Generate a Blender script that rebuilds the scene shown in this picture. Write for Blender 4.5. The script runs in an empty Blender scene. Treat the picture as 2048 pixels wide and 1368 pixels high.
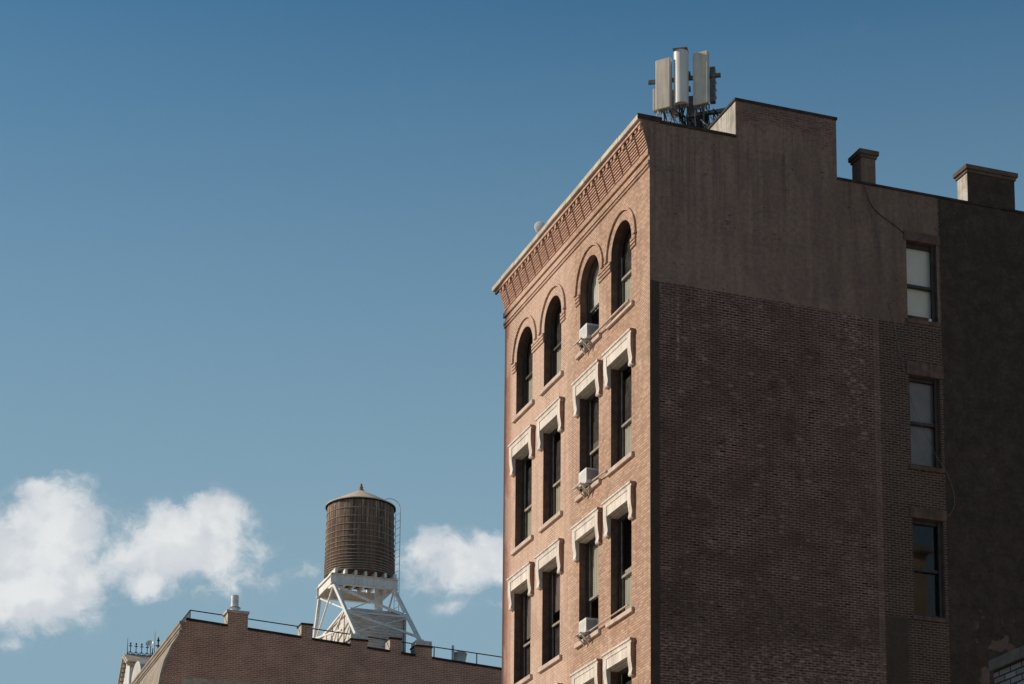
import bpy, bmesh, math, random
from mathutils import Vector, Matrix
rnd = random.Random(7)
S = bpy.context.scene
COL = S.collection
PI = math.pi
R = math.radians

# ------------------------------------------------------------------ camera
YAW, PITCH, ROLL = 0.3415717, 0.1710952, 0.0088799
sy, cyw = math.sin(YAW), math.cos(YAW)
right = Vector((cyw, -sy, 0)); fw = Vector((sy, cyw, 0)); up = Vector((0, 0, 1))
F = fw * math.cos(PITCH) + up * math.sin(PITCH)
U = up * math.cos(PITCH) - fw * math.sin(PITCH)
RR = right * math.cos(ROLL) + U * math.sin(ROLL)
UU = U * math.cos(ROLL) - right * math.sin(ROLL)
cam = bpy.data.cameras.new('camera')
cam.sensor_width = 36; cam.lens = 4390.56 / 2048 * 36
cam.shift_y = (1682.611 - 684) / 2048
cam.clip_start = 0.5; cam.clip_end = 6000
co = bpy.data.objects.new('camera', cam); COL.objects.link(co)
M = Matrix((RR, UU, -F)).transposed().to_4x4()
M.translation = Vector((-19.734874, -45.940034, 1.7))
co.matrix_world = M
S.camera = co

# ------------------------------------------------------------------ light
SUN_EL = R(27.0)
SUN_AZ = math.atan2(-0.875, 0.485)          # clockwise from +Y, towards +X
sd = Vector((math.sin(SUN_AZ) * math.cos(SUN_EL), math.cos(SUN_AZ) * math.cos(SUN_EL), math.sin(SUN_EL)))
sl = bpy.data.lights.new('sun', 'SUN'); sl.energy = 4.1; sl.angle = R(0.5); sl.color = (1.0, 0.87, 0.72)
so = bpy.data.objects.new('sun', sl); COL.objects.link(so)
so.rotation_euler = sd.to_track_quat('Z', 'Y').to_euler()
so.location = sd * 200
S.view_settings.view_transform = 'Standard'
try: S.view_settings.look = 'None'
except Exception: pass
S.view_settings.gamma = 1; S.view_settings.exposure = 0

# ------------------------------------------------------------------ node helper
class NT:
    def __init__(s, tree): s.t = tree; s.n = tree.nodes; s.l = tree.links
    def new(s, ty, **kw):
        n = s.n.new(ty)
        for k, v in kw.items(): setattr(n, k, v)
        return n
    def put(s, sock, v):
        if isinstance(v, (int, float)): sock.default_value = v
        elif isinstance(v, tuple):
            sock.default_value = (*v, 1.0) if len(sock.default_value) == 4 and len(v) == 3 else v
        else: s.l.new(v, sock)
    def m(s, op, a, b=0.0, c=0.0, clamp=False):
        n = s.new('ShaderNodeMath', operation=op, use_clamp=clamp)
        s.put(n.inputs[0], a); s.put(n.inputs[1], b)
        if op in ('MULTIPLY_ADD', 'SMOOTH_MAX', 'SMOOTH_MIN', 'COMPARE'): s.put(n.inputs[2], c)
        return n.outputs[0]
    def add(s, a, b): return s.m('ADD', a, b)
    def sub(s, a, b): return s.m('SUBTRACT', a, b)
    def mul(s, a, b): return s.m('MULTIPLY', a, b)
    def mx(s, a, b): return s.m('MAXIMUM', a, b)
    def mn(s, a, b): return s.m('MINIMUM', a, b)
    def step(s, v, lo, hi, tlo=0.0, thi=1.0):
        n = s.new('ShaderNodeMapRange', interpolation_type='SMOOTHSTEP')
        s.put(n.inputs['Value'], v); s.put(n.inputs['From Min'], lo); s.put(n.inputs['From Max'], hi)
        s.put(n.inputs['To Min'], tlo); s.put(n.inputs['To Max'], thi)
        return n.outputs[0]
    def noise(s, vec, scale, detail=3.0, rough=0.55, dist=0.0):
        n = s.new('ShaderNodeTexNoise'); s.put(n.inputs['Vector'], vec)
        s.put(n.inputs['Scale'], scale); s.put(n.inputs['Detail'], detail); s.put(n.inputs['Roughness'], rough); s.put(n.inputs['Distortion'], dist)
        return n.outputs['Fac']
    def xyz(s, x, y, z):
        n = s.new('ShaderNodeCombineXYZ'); s.put(n.inputs[0], x); s.put(n.inputs[1], y); s.put(n.inputs[2], z); return n.outputs[0]
    def sep(s, v):
        n = s.new('ShaderNodeSeparateXYZ'); s.put(n.inputs[0], v); return n.outputs
    def mix(s, f, a, b, mode='MIX'):
        n = s.new('ShaderNodeMix', data_type='RGBA', blend_type=mode)
        s.put(n.inputs[0], f); s.put(n.inputs[6], a); s.put(n.inputs[7], b); return n.outputs[2]
    def dot(s, v, d):
        n = s.new('ShaderNodeVectorMath', operation='DOT_PRODUCT'); s.put(n.inputs[0], v); n.inputs[1].default_value = d; return n.outputs['Value']
    def brick(s, vec, w, h, mortar, offset=0.5):
        n = s.new('ShaderNodeTexBrick', offset=offset)
        s.put(n.inputs['Vector'], vec); n.inputs['Scale'].default_value = 1.0
        n.inputs['Color1'].default_value = (0, 0, 0, 1); n.inputs['Color2'].default_value = (1, 1, 1, 1)
        n.inputs['Mortar'].default_value = (0.5, 0.5, 0.5, 1)
        n.inputs['Mortar Size'].default_value = mortar; n.inputs['Mortar Smooth'].default_value = 0.3
        n.inputs['Brick Width'].default_value = w; n.inputs['Row Height'].default_value = h
        return n.outputs['Color'], n.outputs['Fac']

def material(name):
    m = bpy.data.materials.new(name); m.use_nodes = True
    nt = NT(m.node_tree); b = m.node_tree.nodes['Principled BSDF']
    b.inputs['Roughness'].default_value = 0.85
    b.inputs['Specular IOR Level'].default_value = 0.25
    tc = nt.new('ShaderNodeTexCoord').outputs['Object']
    return m, nt, b, tc
def bump(nt, b, h, strength=0.5, dist=0.01):
    n = nt.new('ShaderNodeBump'); n.inputs['Strength'].default_value = strength; n.inputs['Distance'].default_value = dist
    nt.put(n.inputs['Height'], h); nt.l.new(n.outputs[0], b.inputs['Normal'])
def simple(name, col, var=0.25, scale=3.0, rough=0.8, metal=0.0, streak=0.0, bumpy=0.0, dirt=None):
    m, nt, b, tc = material(name)
    tc = nt.new('ShaderNodeNewGeometry').outputs['Position']      # so that copies weather differently
    n = nt.noise(tc, scale, 5.0, 0.6)
    f = nt.step(n, 0.3, 0.7, 1 - var, 1 + var * 0.5)
    if streak:
        p = nt.sep(tc)
        n2 = nt.noise(nt.xyz(nt.mul(p[0], 6.0), nt.mul(p[1], 6.0), nt.mul(p[2], 0.35)), 2.0, 3.0)
        f = nt.mul(f, nt.step(n2, 0.35, 0.62, 1 - streak, 1.0))
    c = nt.mix(1.0, col, nt.xyz(f, f, f), 'MULTIPLY')
    if dirt is not None:
        c = nt.mix(nt.step(nt.noise(tc, scale * 2.3, 6.0, 0.65), 0.54, 0.72), c, dirt)
    nt.put(b.inputs['Base Color'], c); b.inputs['Roughness'].default_value = rough; b.inputs['Metallic'].default_value = metal
    if bumpy: bump(nt, b, nt.noise(tc, scale * 12, 4.0), bumpy, 0.01)
    return m

# ------------------------------------------------------------------ sky with clouds
W = bpy.data.worlds.new('World'); S.world = W; W.use_nodes = True
wn = NT(W.node_tree); bg = W.node_tree.nodes['Background']
sky = wn.new('ShaderNodeTexSky', sky_type='NISHITA', sun_disc=False)
sky.sun_elevation = SUN_EL; sky.sun_rotation = SUN_AZ
sky.air_density = 1.0; sky.dust_density = 0.6; sky.ozone_density = 2.0
SKY_STRENGTH = 0.085
d = wn.new('ShaderNodeTexCoord').outputs['Generated']
K = 1.0 / SKY_STRENGTH
tint = wn.mix(1.0, sky.outputs[0], (0.43, 0.93, 1.06), 'MULTIPLY')
hz_ = wn.new('ShaderNodeMapRange'); wn.put(hz_.inputs['Value'], wn.dot(d, (0, 0, 1))); wn.put(hz_.inputs['From Min'], 0.53); wn.put(hz_.inputs['From Max'], 0.285); wn.put(hz_.inputs['To Max'], 0.95)
tint = wn.mix(hz_.outputs[0], tint, (0.254 * K, 0.393 * K, 0.482 * K))       # thicker, paler air low in the sky
dh = wn.dot(d, tuple(fw)); safe = wn.mx(dh, 0.05)
u = wn.m('DIVIDE', wn.dot(d, tuple(right)), safe)
v = wn.m('DIVIDE', wn.dot(d, (0, 0, 1)), safe)
# slow warp so that the heaps get ragged outlines
nv = wn.xyz(u, v, 0.37)
wu = wn.add(u, wn.mul(wn.sub(wn.noise(nv, 26.0, 5.0, 0.6), 0.5), 0.020))
wv = wn.add(v, wn.mul(wn.sub(wn.noise(wn.xyz(u, v, 4.1), 26.0, 5.0, 0.6), 0.5), 0.018))
# cloud heaps: (azimuth tangent, elevation tangent, half width, half height, weight)
BL = [(-.2195, .3175, .0235, .0250, 1.0), (-.2290, .2900, .0330, .0190, 1.0), (-.2255, .3390, .0080, .0080, .75), (-.2420, .3080, .0150, .0220, .8),
      (-.2080, .2990, .0190, .0190, .85),
      (-.1570, .3120, .0330, .0170, 1.0), (-.1430, .3240, .0160, .0130, .95), (-.1640, .3180, .0190, .0150, .9), (-.1800, .3080, .0200, .0110, .7),
      (-.1720, .2960, .0190, .0100, .7), (-.1900, .3030, .0130, .0100, .55), (-.1340, .3020, .0160, .0150, .55), (-.1180, .2990, .0160, .0090, .36), (-.1000, .3020, .0110, .0100, .34),
      (-.0220, .3030, .0310, .0125, .85), (-.0020, .2990, .0200, .0110, .75), (-.0380, .3110, .0140, .0110, .72), (-.0080, .3110, .0170, .0110, .8), (.010, .306, .020, .013, .8),
      (-.0300, .2830, .0130, .0060, .29), (-.0080, .2840, .0120, .0060, .36), (-.0450, .2960, .0110, .0080, .5), (-.2170, .3480, .0080, .0040, .38), (-.2360, .2640, .0090, .0050, .36)]
def heap(uu, vv):
    tot = None
    for (a, b_, ra, rb, w) in BL:
        x = wn.mul(wn.sub(uu, a), 1 / ra); y = wn.mul(wn.sub(vv, b_), 1 / rb)
        r2 = wn.add(wn.mul(x, x), wn.mul(y, y))
        g = wn.mul(wn.m('POWER', 2.718, wn.mul(r2, -0.85)), w)
        tot = g if tot is None else wn.m('SMOOTH_MAX', tot, g, 0.18)
    return tot
shape = heap(wu, wv)
fine = wn.noise(wn.xyz(wu, wv, 1.3), 52.0, 9.0, 0.60, 0.3)
wisp = wn.noise(wn.xyz(wu, wv, 5.2), 150.0, 6.0, 0.65, 0.8)
dens = wn.add(wn.add(shape, wn.mul(wn.sub(fine, 0.5), 0.95)), wn.mul(wn.sub(wisp, 0.5), 0.38))
alpha = wn.mul(wn.step(dens, 0.19, 0.66), 0.97)
front = wn.step(dh, 0.1, 0.3)
alpha = wn.mul(wn.mul(alpha, front), wn.step(shape, 0.10, 0.32))
# lit from the left and above: compare with the density a little way toward the sun
lump = wn.noise(wn.xyz(wn.add(wu, 0.0), wv, 7.7), 34.0, 4.0, 0.5)
lump2 = wn.noise(wn.xyz(wn.sub(wu, 0.006), wn.add(wv, 0.006), 7.7), 34.0, 4.0, 0.5)
shade = wn.step(wn.sub(lump, lump2), -0.09, 0.09)
shade = wn.add(wn.mul(shade, 0.6), wn.mul(wn.step(dens, 0.5, 1.15), 0.4))
ccol = wn.mix(shade, (0.60 * K, 0.64 * K, 0.685 * K), (0.80 * K, 0.82 * K, 0.82 * K))
wn.put(bg.inputs['Color'], wn.mix(alpha, tint, ccol)); bg.inputs['Strength'].default_value = SKY_STRENGTH

# ------------------------------------------------------------------ mesh helpers
class MB:
    def __init__(s): s.v = []; s.f = []; s.slot = {}
    def poly(s, pts):
        i = len(s.v); s.v += [tuple(p) for p in pts]; s.f.append(tuple(range(i, i + len(pts)))); return s
    def box(s, a, b):
        (x0, y0, z0), (x1, y1, z1) = a, b
        i = len(s.v)
        s.v += [(x0, y0, z0), (x1, y0, z0), (x1, y1, z0), (x0, y1, z0), (x0, y0, z1), (x1, y0, z1), (x1, y1, z1), (x0, y1, z1)]
        for q in ((0, 3, 2, 1), (4, 5, 6, 7), (0, 1, 5, 4), (1, 2, 6, 5), (2, 3, 7, 6), (3, 0, 4, 7)): s.f.append(tuple(i + k for k in q))
        return s
    def prism(s, prof, axis, a, b):
        """extrude a closed 2-D profile along axis ('x': prof=(y,z); 'y': prof=(x,z); 'z': prof=(x,y))"""
        def P(p, t): return {'x': (t, p[0], p[1]), 'y': (p[0], t, p[1]), 'z': (p[0], p[1], t)}[axis]
        n = len(prof); i = len(s.v)
        s.v += [P(p, a) for p in prof] + [P(p, b) for p in prof]
        s.f.append(tuple(range(i, i + n))); s.f.append(tuple(range(i + 2 * n - 1, i + n - 1, -1)))
        for k in range(n): s.f.append((i + k, i + (k + 1) % n, i + n + (k + 1) % n, i + n + k))
        return s
    def bar(s, p, q, w, h=None, upv=(0, 0, 1)):
        """rectangular bar between two points"""
        p, q = Vector(p), Vector(q); h = h or w
        dz = (q - p).normalized(); a = dz.cross(Vector(upv))
        if a.length < 1e-3: a = dz.cross(Vector((1, 0, 0)))
        a.normalize(); b = a.cross(dz)
        i = len(s.v)
        for c in (p, q):
            for (e, g) in ((-1, -1), (1, -1), (1, 1), (-1, 1)): s.v.append(tuple(c + a * (e * w / 2) + b * (g * h / 2)))
        for k in ((0, 1, 2, 3), (7, 6, 5, 4), (0, 4, 5, 1), (1, 5, 6, 2), (2, 6, 7, 3), (3, 7, 4, 0)): s.f.append(tuple(i + x for x in k))
        return s
    def tube(s, pts, r, n=8, closed=False):
        pts = [Vector(p) for p in pts]; i = len(s.v); m = len(pts)
        ref = None
        for k, p in enumerate(pts):
            t = (pts[min(k + 1, m - 1)] - pts[max(k - 1, 0)]).normalized()
            if ref is None:
                ref = t.cross(Vector((0, 0, 1)))
                if ref.length < 0.05: ref = t.cross(Vector((1, 0, 0)))
            ref = (ref - t * ref.dot(t)).normalized(); b = t.cross(ref)
            rr = r[k] if isinstance(r, (list, tuple)) else r
            for j in range(n):
                a = 2 * PI * j / n; s.v.append(tuple(p + ref * (rr * math.cos(a)) + b * (rr * math.sin(a))))
        for k in range(m - 1):
            for j in range(n):
                s.f.append((i + k * n + j, i + k * n + (j + 1) % n, i + (k + 1) * n + (j + 1) % n, i + (k + 1) * n + j))
        s.f.append(tuple(i + j for j in range(n - 1, -1, -1))); s.f.append(tuple(i + (m - 1) * n + j for j in range(n)))
        return s
    def lathe(s, c, prof, n=32):
        """prof: (radius, z) from bottom to top, spun round a vertical axis through c"""
        i = len(s.v); m = len(prof)
        for (r_, z) in prof:
            for j in range(n):
                a = 2 * PI * j / n; s.v.append((c[0] + r_ * math.cos(a), c[1] + r_ * math.sin(a), c[2] + z))
        for k in range(m - 1):
            for j in range(n): s.f.append((i + k * n + j, i + k * n + (j + 1) % n, i + (k + 1) * n + (j + 1) % n, i + (k + 1) * n + j))
        s.f.append(tuple(i + j for j in range(n - 1, -1, -1))); s.f.append(tuple(i + (m - 1) * n + j for j in range(n)))
        return s
    def build(s, name, mat, parent=None, loc=None, bevel=0.0, smooth=False, fix=True):
        me = bpy.data.meshes.new(name); me.from_pydata(s.v, [], s.f)
        if fix:
            bm = bmesh.new(); bm.from_mesh(me); bmesh.ops.recalc_face_normals(bm, faces=bm.faces); bm.to_mesh(me); bm.free()
        if mat: me.materials.append(mat)
        if s.slot and len(me.polygons) == len(s.f):
            me.materials.append(M_REVEAL)
            for k in s.slot: me.polygons[k].material_index = 1
        o = bpy.data.objects.new(name, me); COL.objects.link(o)
        if parent: o.parent = parent
        if loc: o.location = loc
        if smooth:
            for p in me.polygons: p.use_smooth = True
            try: me.set_sharp_from_angle(angle=R(35))
            except Exception: pass
        if bevel:
            b = o.modifiers.new('bevel', 'BEVEL'); b.width = bevel; b.segments = 2; b.limit_method = 'ANGLE'; b.angle_limit = R(40)
        return o
def thing(name, label, cat, loc=(0, 0, 0), rotz=0.0, group=None):
    o = bpy.data.objects.new(name, None); COL.objects.link(o); o.location = loc; o.rotation_euler = (0, 0, rotz)
    o.empty_display_size = 0.3
    return tag(o, label, cat, group)
def tag(o, label, cat=None, group=None, kind=None):
    o['label'] = label
    if cat: o['category'] = cat
    if group: o['group'] = group
    if kind: o['kind'] = kind
    return o
def share(src, parent, loc=(0, 0, 0)):
    c = src.copy(); COL.objects.link(c); c.parent = parent; c.location = loc; return c

# ------------------------------------------------------------------ materials
def facade_mat(name='painted_brick', salmon=(0.62, 0.43, 0.325), tan=(0.49, 0.315, 0.218)):
    m, nt, b, tc = material(name)
    p = nt.sep(tc); y, z = p[1], p[2]
    vec = nt.xyz(nt.add(y, nt.mul(p[0], 1.0)), z, 0.0)
    bc, bf = nt.brick(vec, 0.205, 0.066, 0.011)
    big = nt.noise(tc, 0.55, 4.0, 0.6, 0.6)
    mid = nt.noise(tc, 2.2, 5.0, 0.65)
    # rougher, browner paint towards the street corner, smoother salmon elsewhere
    zone = nt.add(nt.step(y, 6.2, 4.6), 0.0)
    corner = nt.step(y, 1.3, 0.75)
    f = nt.mx(nt.mul(zone, nt.step(nt.add(big, nt.mul(nt.sub(mid, 0.5), 0.15)), 0.28, 0.46)), nt.mul(corner, nt.step(mid, 0.3, 0.5)))
    col = nt.mix(f, salmon, tan)
    # worn red brick at the far arris
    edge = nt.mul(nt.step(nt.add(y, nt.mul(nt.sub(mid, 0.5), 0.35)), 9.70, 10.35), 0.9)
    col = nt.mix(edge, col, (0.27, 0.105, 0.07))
    amp = nt.add(0.18, nt.mul(f, 0.26))
    g = nt.add(nt.sub(1.0, nt.mul(amp, 0.62)), nt.mul(nt.sep(bc)[0], amp))
    col = nt.mix(1.0, col, nt.xyz(g, g, g), 'MULTIPLY')
    # patches where the joints were raked and repointed show paler bricks
    patch = nt.step(nt.noise(nt.xyz(nt.mul(y, 0.8), nt.mul(z, 0.5), 3.0), 1.1, 3.0, 0.5), 0.56, 0.62)
    rough = nt.mx(nt.mx(patch, nt.mul(f, 0.6)), nt.mx(edge, 0.34))
    col = nt.mix(nt.mul(patch, 0.45), col, (0.58, 0.42, 0.32))
    col = nt.mix(nt.mul(nt.mul(bf, nt.add(rough, 0.18)), 0.72), col, (0.23, 0.125, 0.085))
    st = nt.noise(nt.xyz(nt.mul(y, 5.0), nt.mul(z, 0.3), 9.0), 1.2, 4.0, 0.6)
    k = nt.step(st, 0.30, 0.55, 0.86, 1.04)
    col = nt.mix(1.0, col, nt.xyz(k, k, k), 'MULTIPLY')
    sp = nt.step(nt.noise(tc, 17.0, 3.0, 0.7), 0.64, 0.72)
    col = nt.mix(nt.mul(sp, 0.22), col, (0.22, 0.12, 0.085))
    col = nt.mix(nt.mul(nt.step(nt.add(y, nt.mul(nt.sub(mid, 0.5), 0.15)), 10.28, 10.48), 0.85), col, (0.055, 0.030, 0.024))    # much darker band along the far arris
    nt.put(b.inputs['Base Color'], col)
    h = nt.add(nt.mul(nt.sub(1.0, bf), nt.add(0.45, rough)), nt.mul(nt.noise(tc, 60.0, 3.0), 0.25))
    bump(nt, b, h, 0.7, 0.010)
    return m
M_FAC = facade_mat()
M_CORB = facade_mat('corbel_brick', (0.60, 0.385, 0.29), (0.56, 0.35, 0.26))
M_STONE = simple('painted_stone', (0.77, 0.685, 0.595), 0.14, 2.2, 0.75, streak=0.22, bumpy=0.35, dirt=(0.52, 0.43, 0.33))
M_SILL = simple('painted_sill', (0.62, 0.48, 0.39), 0.2, 3.0, 0.8, streak=0.15, bumpy=0.25)
M_COPE = simple('coping_stone', (0.60, 0.53, 0.42), 0.25, 1.6, 0.85, streak=0.15, bumpy=0.35, dirt=(0.40, 0.33, 0.25))
M_HOODEND = simple('brown_hood_return', (0.42, 0.25, 0.18), 0.25, 5.0, 0.85, streak=0.2)
M_CUTEDGE = simple('grimy_coping', (0.055, 0.045, 0.038), 0.5, 4.0, 0.9, bumpy=0.3)
M_FRAME = simple('dark_window_frame', (0.055, 0.046, 0.042), 0.3, 6.0, 0.5)
M_SASH = simple('cream_sash', (0.32, 0.28, 0.22), 0.3, 6.0, 0.6)
M_BLIND = simple('linen_blind', (0.60, 0.53, 0.42), 0.12, 2.0, 0.95)
M_SHADE = simple('pale_roller_shade', (0.90, 0.80, 0.69), 0.06, 2.0, 0.95)
M_GREYSHADE = simple('dim_grey_shade', (0.27, 0.215, 0.195), 0.12, 3.0, 0.95)
M_ROOM = simple('dark_room', (0.085, 0.070, 0.060), 0.3, 1.0, 0.95)
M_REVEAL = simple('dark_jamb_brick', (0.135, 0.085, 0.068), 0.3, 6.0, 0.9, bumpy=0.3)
M_ROOF = simple('tar_roof', (0.07, 0.065, 0.06), 0.3, 1.0, 0.95, bumpy=0.3)
M_WHITEMETAL = simple('white_enamel', (0.80, 0.79, 0.76), 0.15, 5.0, 0.45, streak=0.12)
M_GRILLE = simple('grille_grey', (0.16, 0.155, 0.15), 0.3, 12.0, 0.6)
M_BRACKET = simple('cream_bracket', (0.62, 0.57, 0.48), 0.25, 9.0, 0.6, dirt=(0.22, 0.15, 0.10))
M_PANEL = simple('antenna_fibreglass', (0.66, 0.58, 0.48), 0.12, 1.7, 0.5, streak=0.22)
M_PANELW = simple('antenna_white', (0.74, 0.71, 0.66), 0.08, 2.0, 0.4, streak=0.10)
M_STEEL = simple('galvanised_steel', (0.20, 0.185, 0.17), 0.35, 8.0, 0.55, metal=0.5)
M_BLACKCABLE = simple('black_cable', (0.018, 0.017, 0.017), 0.3, 10.0, 0.55)
M_GREYCABLE = simple('weathered_cable', (0.17, 0.155, 0.145), 0.3, 10.0, 0.7)
M_PALECABLE = simple('pale_jumper_cable', (0.55, 0.52, 0.47), 0.3, 10.0, 0.6)
M_PLASTER = simple('pale_render', (0.55, 0.50, 0.43), 0.3, 2.2, 0.9, streak=0.3, bumpy=0.4, dirt=(0.32, 0.26, 0.2))
M_GLASS = bpy.data.materials.new('window_glass'); M_GLASS.use_nodes = True
g = NT(M_GLASS.node_tree); g.n.clear()
out = g.new('ShaderNodeOutputMaterial'); mixn = g.new('ShaderNodeMixShader'); tr = g.new('ShaderNodeBsdfTransparent'); gl = g.new('ShaderNodeBsdfGlossy')
tr.inputs['Color'].default_value = (0.86, 0.88, 0.87, 1); gl.inputs['Roughness'].default_value = 0.02
geo = g.new('ShaderNodeNewGeometry')
vd = g.new('ShaderNodeVectorMath', operation='DOT_PRODUCT'); g.l.new(geo.outputs['Incoming'], vd.inputs[0]); g.l.new(geo.outputs['Normal'], vd.inputs[1])
schl = g.add(0.045, g.mul(0.955, g.m('POWER', g.sub(1.0, g.m('ABSOLUTE', vd.outputs['Value'])), 5.0)))
gtc = g.new('ShaderNodeTexCoord').outputs['Object']
gb = g.new('ShaderNodeBump'); gb.inputs['Strength'].default_value = 0.05; gb.inputs['Distance'].default_value = 0.01
g.put(gb.inputs['Height'], g.noise(gtc, 1.6, 1.0)); g.l.new(gb.outputs[0], gl.inputs['Normal'])
g.l.new(g.m('MULTIPLY', schl, 1.0, clamp=True), mixn.inputs[0]); g.l.new(tr.outputs[0], mixn.inputs[1]); g.l.new(gl.outputs[0], mixn.inputs[2])
g.l.new(mixn.outputs[0], out.inputs[0])

def side_mat():
    m, nt, b, tc = material('party_wall')
    p = nt.sep(tc); x, y, z = p[0], p[1], p[2]
    wob = nt.mul(nt.sub(nt.noise(tc, 1.3, 3.0), 0.5), 0.09); wob2 = nt.mul(nt.sub(nt.noise(tc, 7.0, 3.0), 0.5), 0.020)
    vec = nt.xyz(nt.add(nt.add(x, y), nt.add(wob2, wob)), nt.add(nt.add(z, wob2), nt.mul(wob, 0.5)), 0.0)
    bc, bf = nt.brick(vec, 0.20, 0.0655, 0.013)
    cell = nt.sep(bc)[0]
    big = nt.noise(tc, 0.8, 4.0, 0.6); mid = nt.noise(tc, 3.0, 5.0, 0.65); small = nt.noise(tc, 14.0, 4.0, 0.7)
    hs = nt.noise(nt.xyz(nt.mul(x, 4.0), y, nt.mul(z, 13.0)), 1.3, 4.0, 0.7)      # brick-shaped specks
    band = nt.noise(nt.xyz(nt.mul(x, 0.7), y, nt.mul(z, 1.6)), 0.9, 3.0)
    # --- old brick, washed over with thin paint
    brick = nt.mix(cell, (0.044, 0.028, 0.025), (0.088, 0.056, 0.048))
    brick = nt.mix(nt.step(mid, 0.40, 0.62), brick, (0.088, 0.058, 0.050))
    odd = nt.mul(nt.step(cell, 0.90, 0.93), nt.step(mid, 0.50, 0.60))
    brick = nt.mix(nt.mul(odd, 0.8), brick, (0.24, 0.19, 0.165))
    brick = nt.mix(nt.mul(nt.step(cell, 0.10, 0.07), nt.step(big, 0.5, 0.6)), brick, (0.020, 0.016, 0.015))
    mort = nt.mix(nt.step(big, 0.35, 0.65), (0.17, 0.122, 0.106), (0.245, 0.182, 0.158))
    jam = nt.mul(bf, nt.step(nt.noise(tc, 1.7, 4.0, 0.6), 0.30, 0.56, 0.35, 1.0))
    old = nt.mix(jam, brick, mort)
    # dark soot band with pale salts beneath it, at the level of the old roof
    low = nt.step(nt.add(z, nt.mul(nt.sub(big, 0.5), 1.6)), 16.5, 16.1)
    soot = nt.mul(low, nt.step(nt.add(z, nt.mul(nt.sub(mid, 0.5), 0.8)), 15.15, 15.55))
    old = nt.mix(nt.mul(soot, 0.45), old, (0.058, 0.047, 0.042))
    salt = nt.mul(low, nt.step(hs, 0.50, 0.62))
    salt = nt.mul(salt, nt.step(nt.add(z, nt.mul(nt.sub(big, .5), .9)), 15.75, 14.95, 0.20, 0.66))
    old = nt.mix(salt, old, (0.36, 0.275, 0.225))
    strips = nt.mx(nt.mul(nt.step(nt.m('ABSOLUTE', nt.sub(x, 0.74)), 0.05, 0.02), nt.step(z, 21.6, 22.6)),
                   nt.mul(nt.mul(nt.step(nt.m('ABSOLUTE', nt.sub(x, 5.5)), 0.6, 0.05), nt.step(z, 18.0, 22.0)), 0.5))
    flek = nt.mul(nt.step(nt.add(hs, nt.mul(strips, 0.13)), 0.60, 0.68), nt.step(nt.add(mid, nt.mul(strips, 0.15)), 0.44, 0.60))
    old = nt.mix(nt.mul(flek, 0.65), old, (0.36, 0.29, 0.255))
    old = nt.mix(nt.mul(nt.mul(nt.step(z, 23.0, 24.0), nt.step(x, 1.0, 0.6)), nt.step(small, 0.45, 0.65)), old, (0.19, 0.15, 0.125))
    hole = nt.mul(nt.step(hs, 0.39, 0.32), nt.step(mid, 0.54, 0.64))
    old = nt.mix(nt.mul(hole, 0.8), old, (0.012, 0.010, 0.009))
    # --- darker, cleanly jointed brick strip round the windows
    rp = nt.step(nt.noise(nt.xyz(nt.mul(x, 0.9), y, nt.mul(z, 1.1)), 0.75, 2.0, 0.4), 0.585, 0.60)
    old = nt.mix(nt.mul(rp, 0.45), old, nt.mix(bf, (0.075, 0.046, 0.040), (0.13, 0.098, 0.086)))
    clean = nt.mix(cell, (0.040, 0.031, 0.027), (0.066, 0.050, 0.042))
    clean = nt.mix(nt.mul(bf, 0.85), clean, (0.17, 0.132, 0.11))
    pil = nt.step(nt.m('ABSOLUTE', nt.sub(x, 6.14)), 0.09, 0.07)
    old = nt.mix(nt.mul(pil, 0.30), old, (0.20, 0.155, 0.135))
    wig = nt.mul(nt.sub(small, 0.5), 0.10)
    strip = nt.step(nt.add(x, wig), 6.23, 6.27)
    wall = nt.mix(strip, old, clean)
    wall = nt.mix(nt.mul(nt.mul(strip, nt.step(z, 16.5, 16.3)), nt.step(x, 7.0, 6.8)), wall, (0.062, 0.050, 0.043))
    # --- grey-brown render on the top storey
    streak = nt.noise(nt.xyz(nt.mul(x, 2.6), y, nt.mul(z, 0.28)), 1.4, 5.0, 0.6)
    ren = nt.mix(nt.step(streak, 0.38, 0.62), (0.188, 0.143, 0.115), (0.150, 0.110, 0.094))
    ren = nt.mix(nt.mul(nt.step(mid, 0.45, 0.7), 0.5), ren, (0.170, 0.135, 0.110))
    kk = nt.step(x, 1.5, 6.5, 1.12, 0.88)
    ren = nt.mix(1.0, ren, nt.xyz(kk, kk, kk), 'MULTIPLY')
    hs2 = nt.noise(nt.xyz(nt.mul(x, 5.0), y, nt.mul(z, 15.0)), 1.0, 3.0, 0.6)
    chip = nt.mul(nt.step(hs2, 0.40, 0.35), nt.step(nt.noise(tc, 1.1, 3.0), 0.52, 0.62))
    ren = nt.mix(nt.mul(chip, 0.85), ren, (0.050, 0.034, 0.029))
    fl = nt.mul(nt.step(hs, 0.68, 0.73), nt.step(small, 0.48, 0.58))
    ren = nt.mix(nt.mul(fl, 0.7), ren, (0.26, 0.22, 0.18))
    # render worn off to the brick high on the stair block
    bare = nt.step(nt.add(nt.add(z, nt.mul(nt.sub(big, 0.5), 2.2)), nt.mul(nt.sub(nt.noise(tc, 5.0, 4.0), 0.5), 0.8)), 28.55, 28.85)
    barec = nt.mix(cell, (0.09, 0.062, 0.052), (0.15, 0.108, 0.09))
    barec = nt.mix(nt.mul(bf, nt.step(mid, 0.35, 0.5)), barec, (0.19, 0.145, 0.12))
    ren = nt.mix(nt.mul(nt.mul(bare, nt.step(nt.add(x, nt.mul(nt.sub(mid, .5), .6)), 2.3, 2.6)), nt.step(small, 0.25, 0.5, 0.55, 0.95)), ren, barec)
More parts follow.
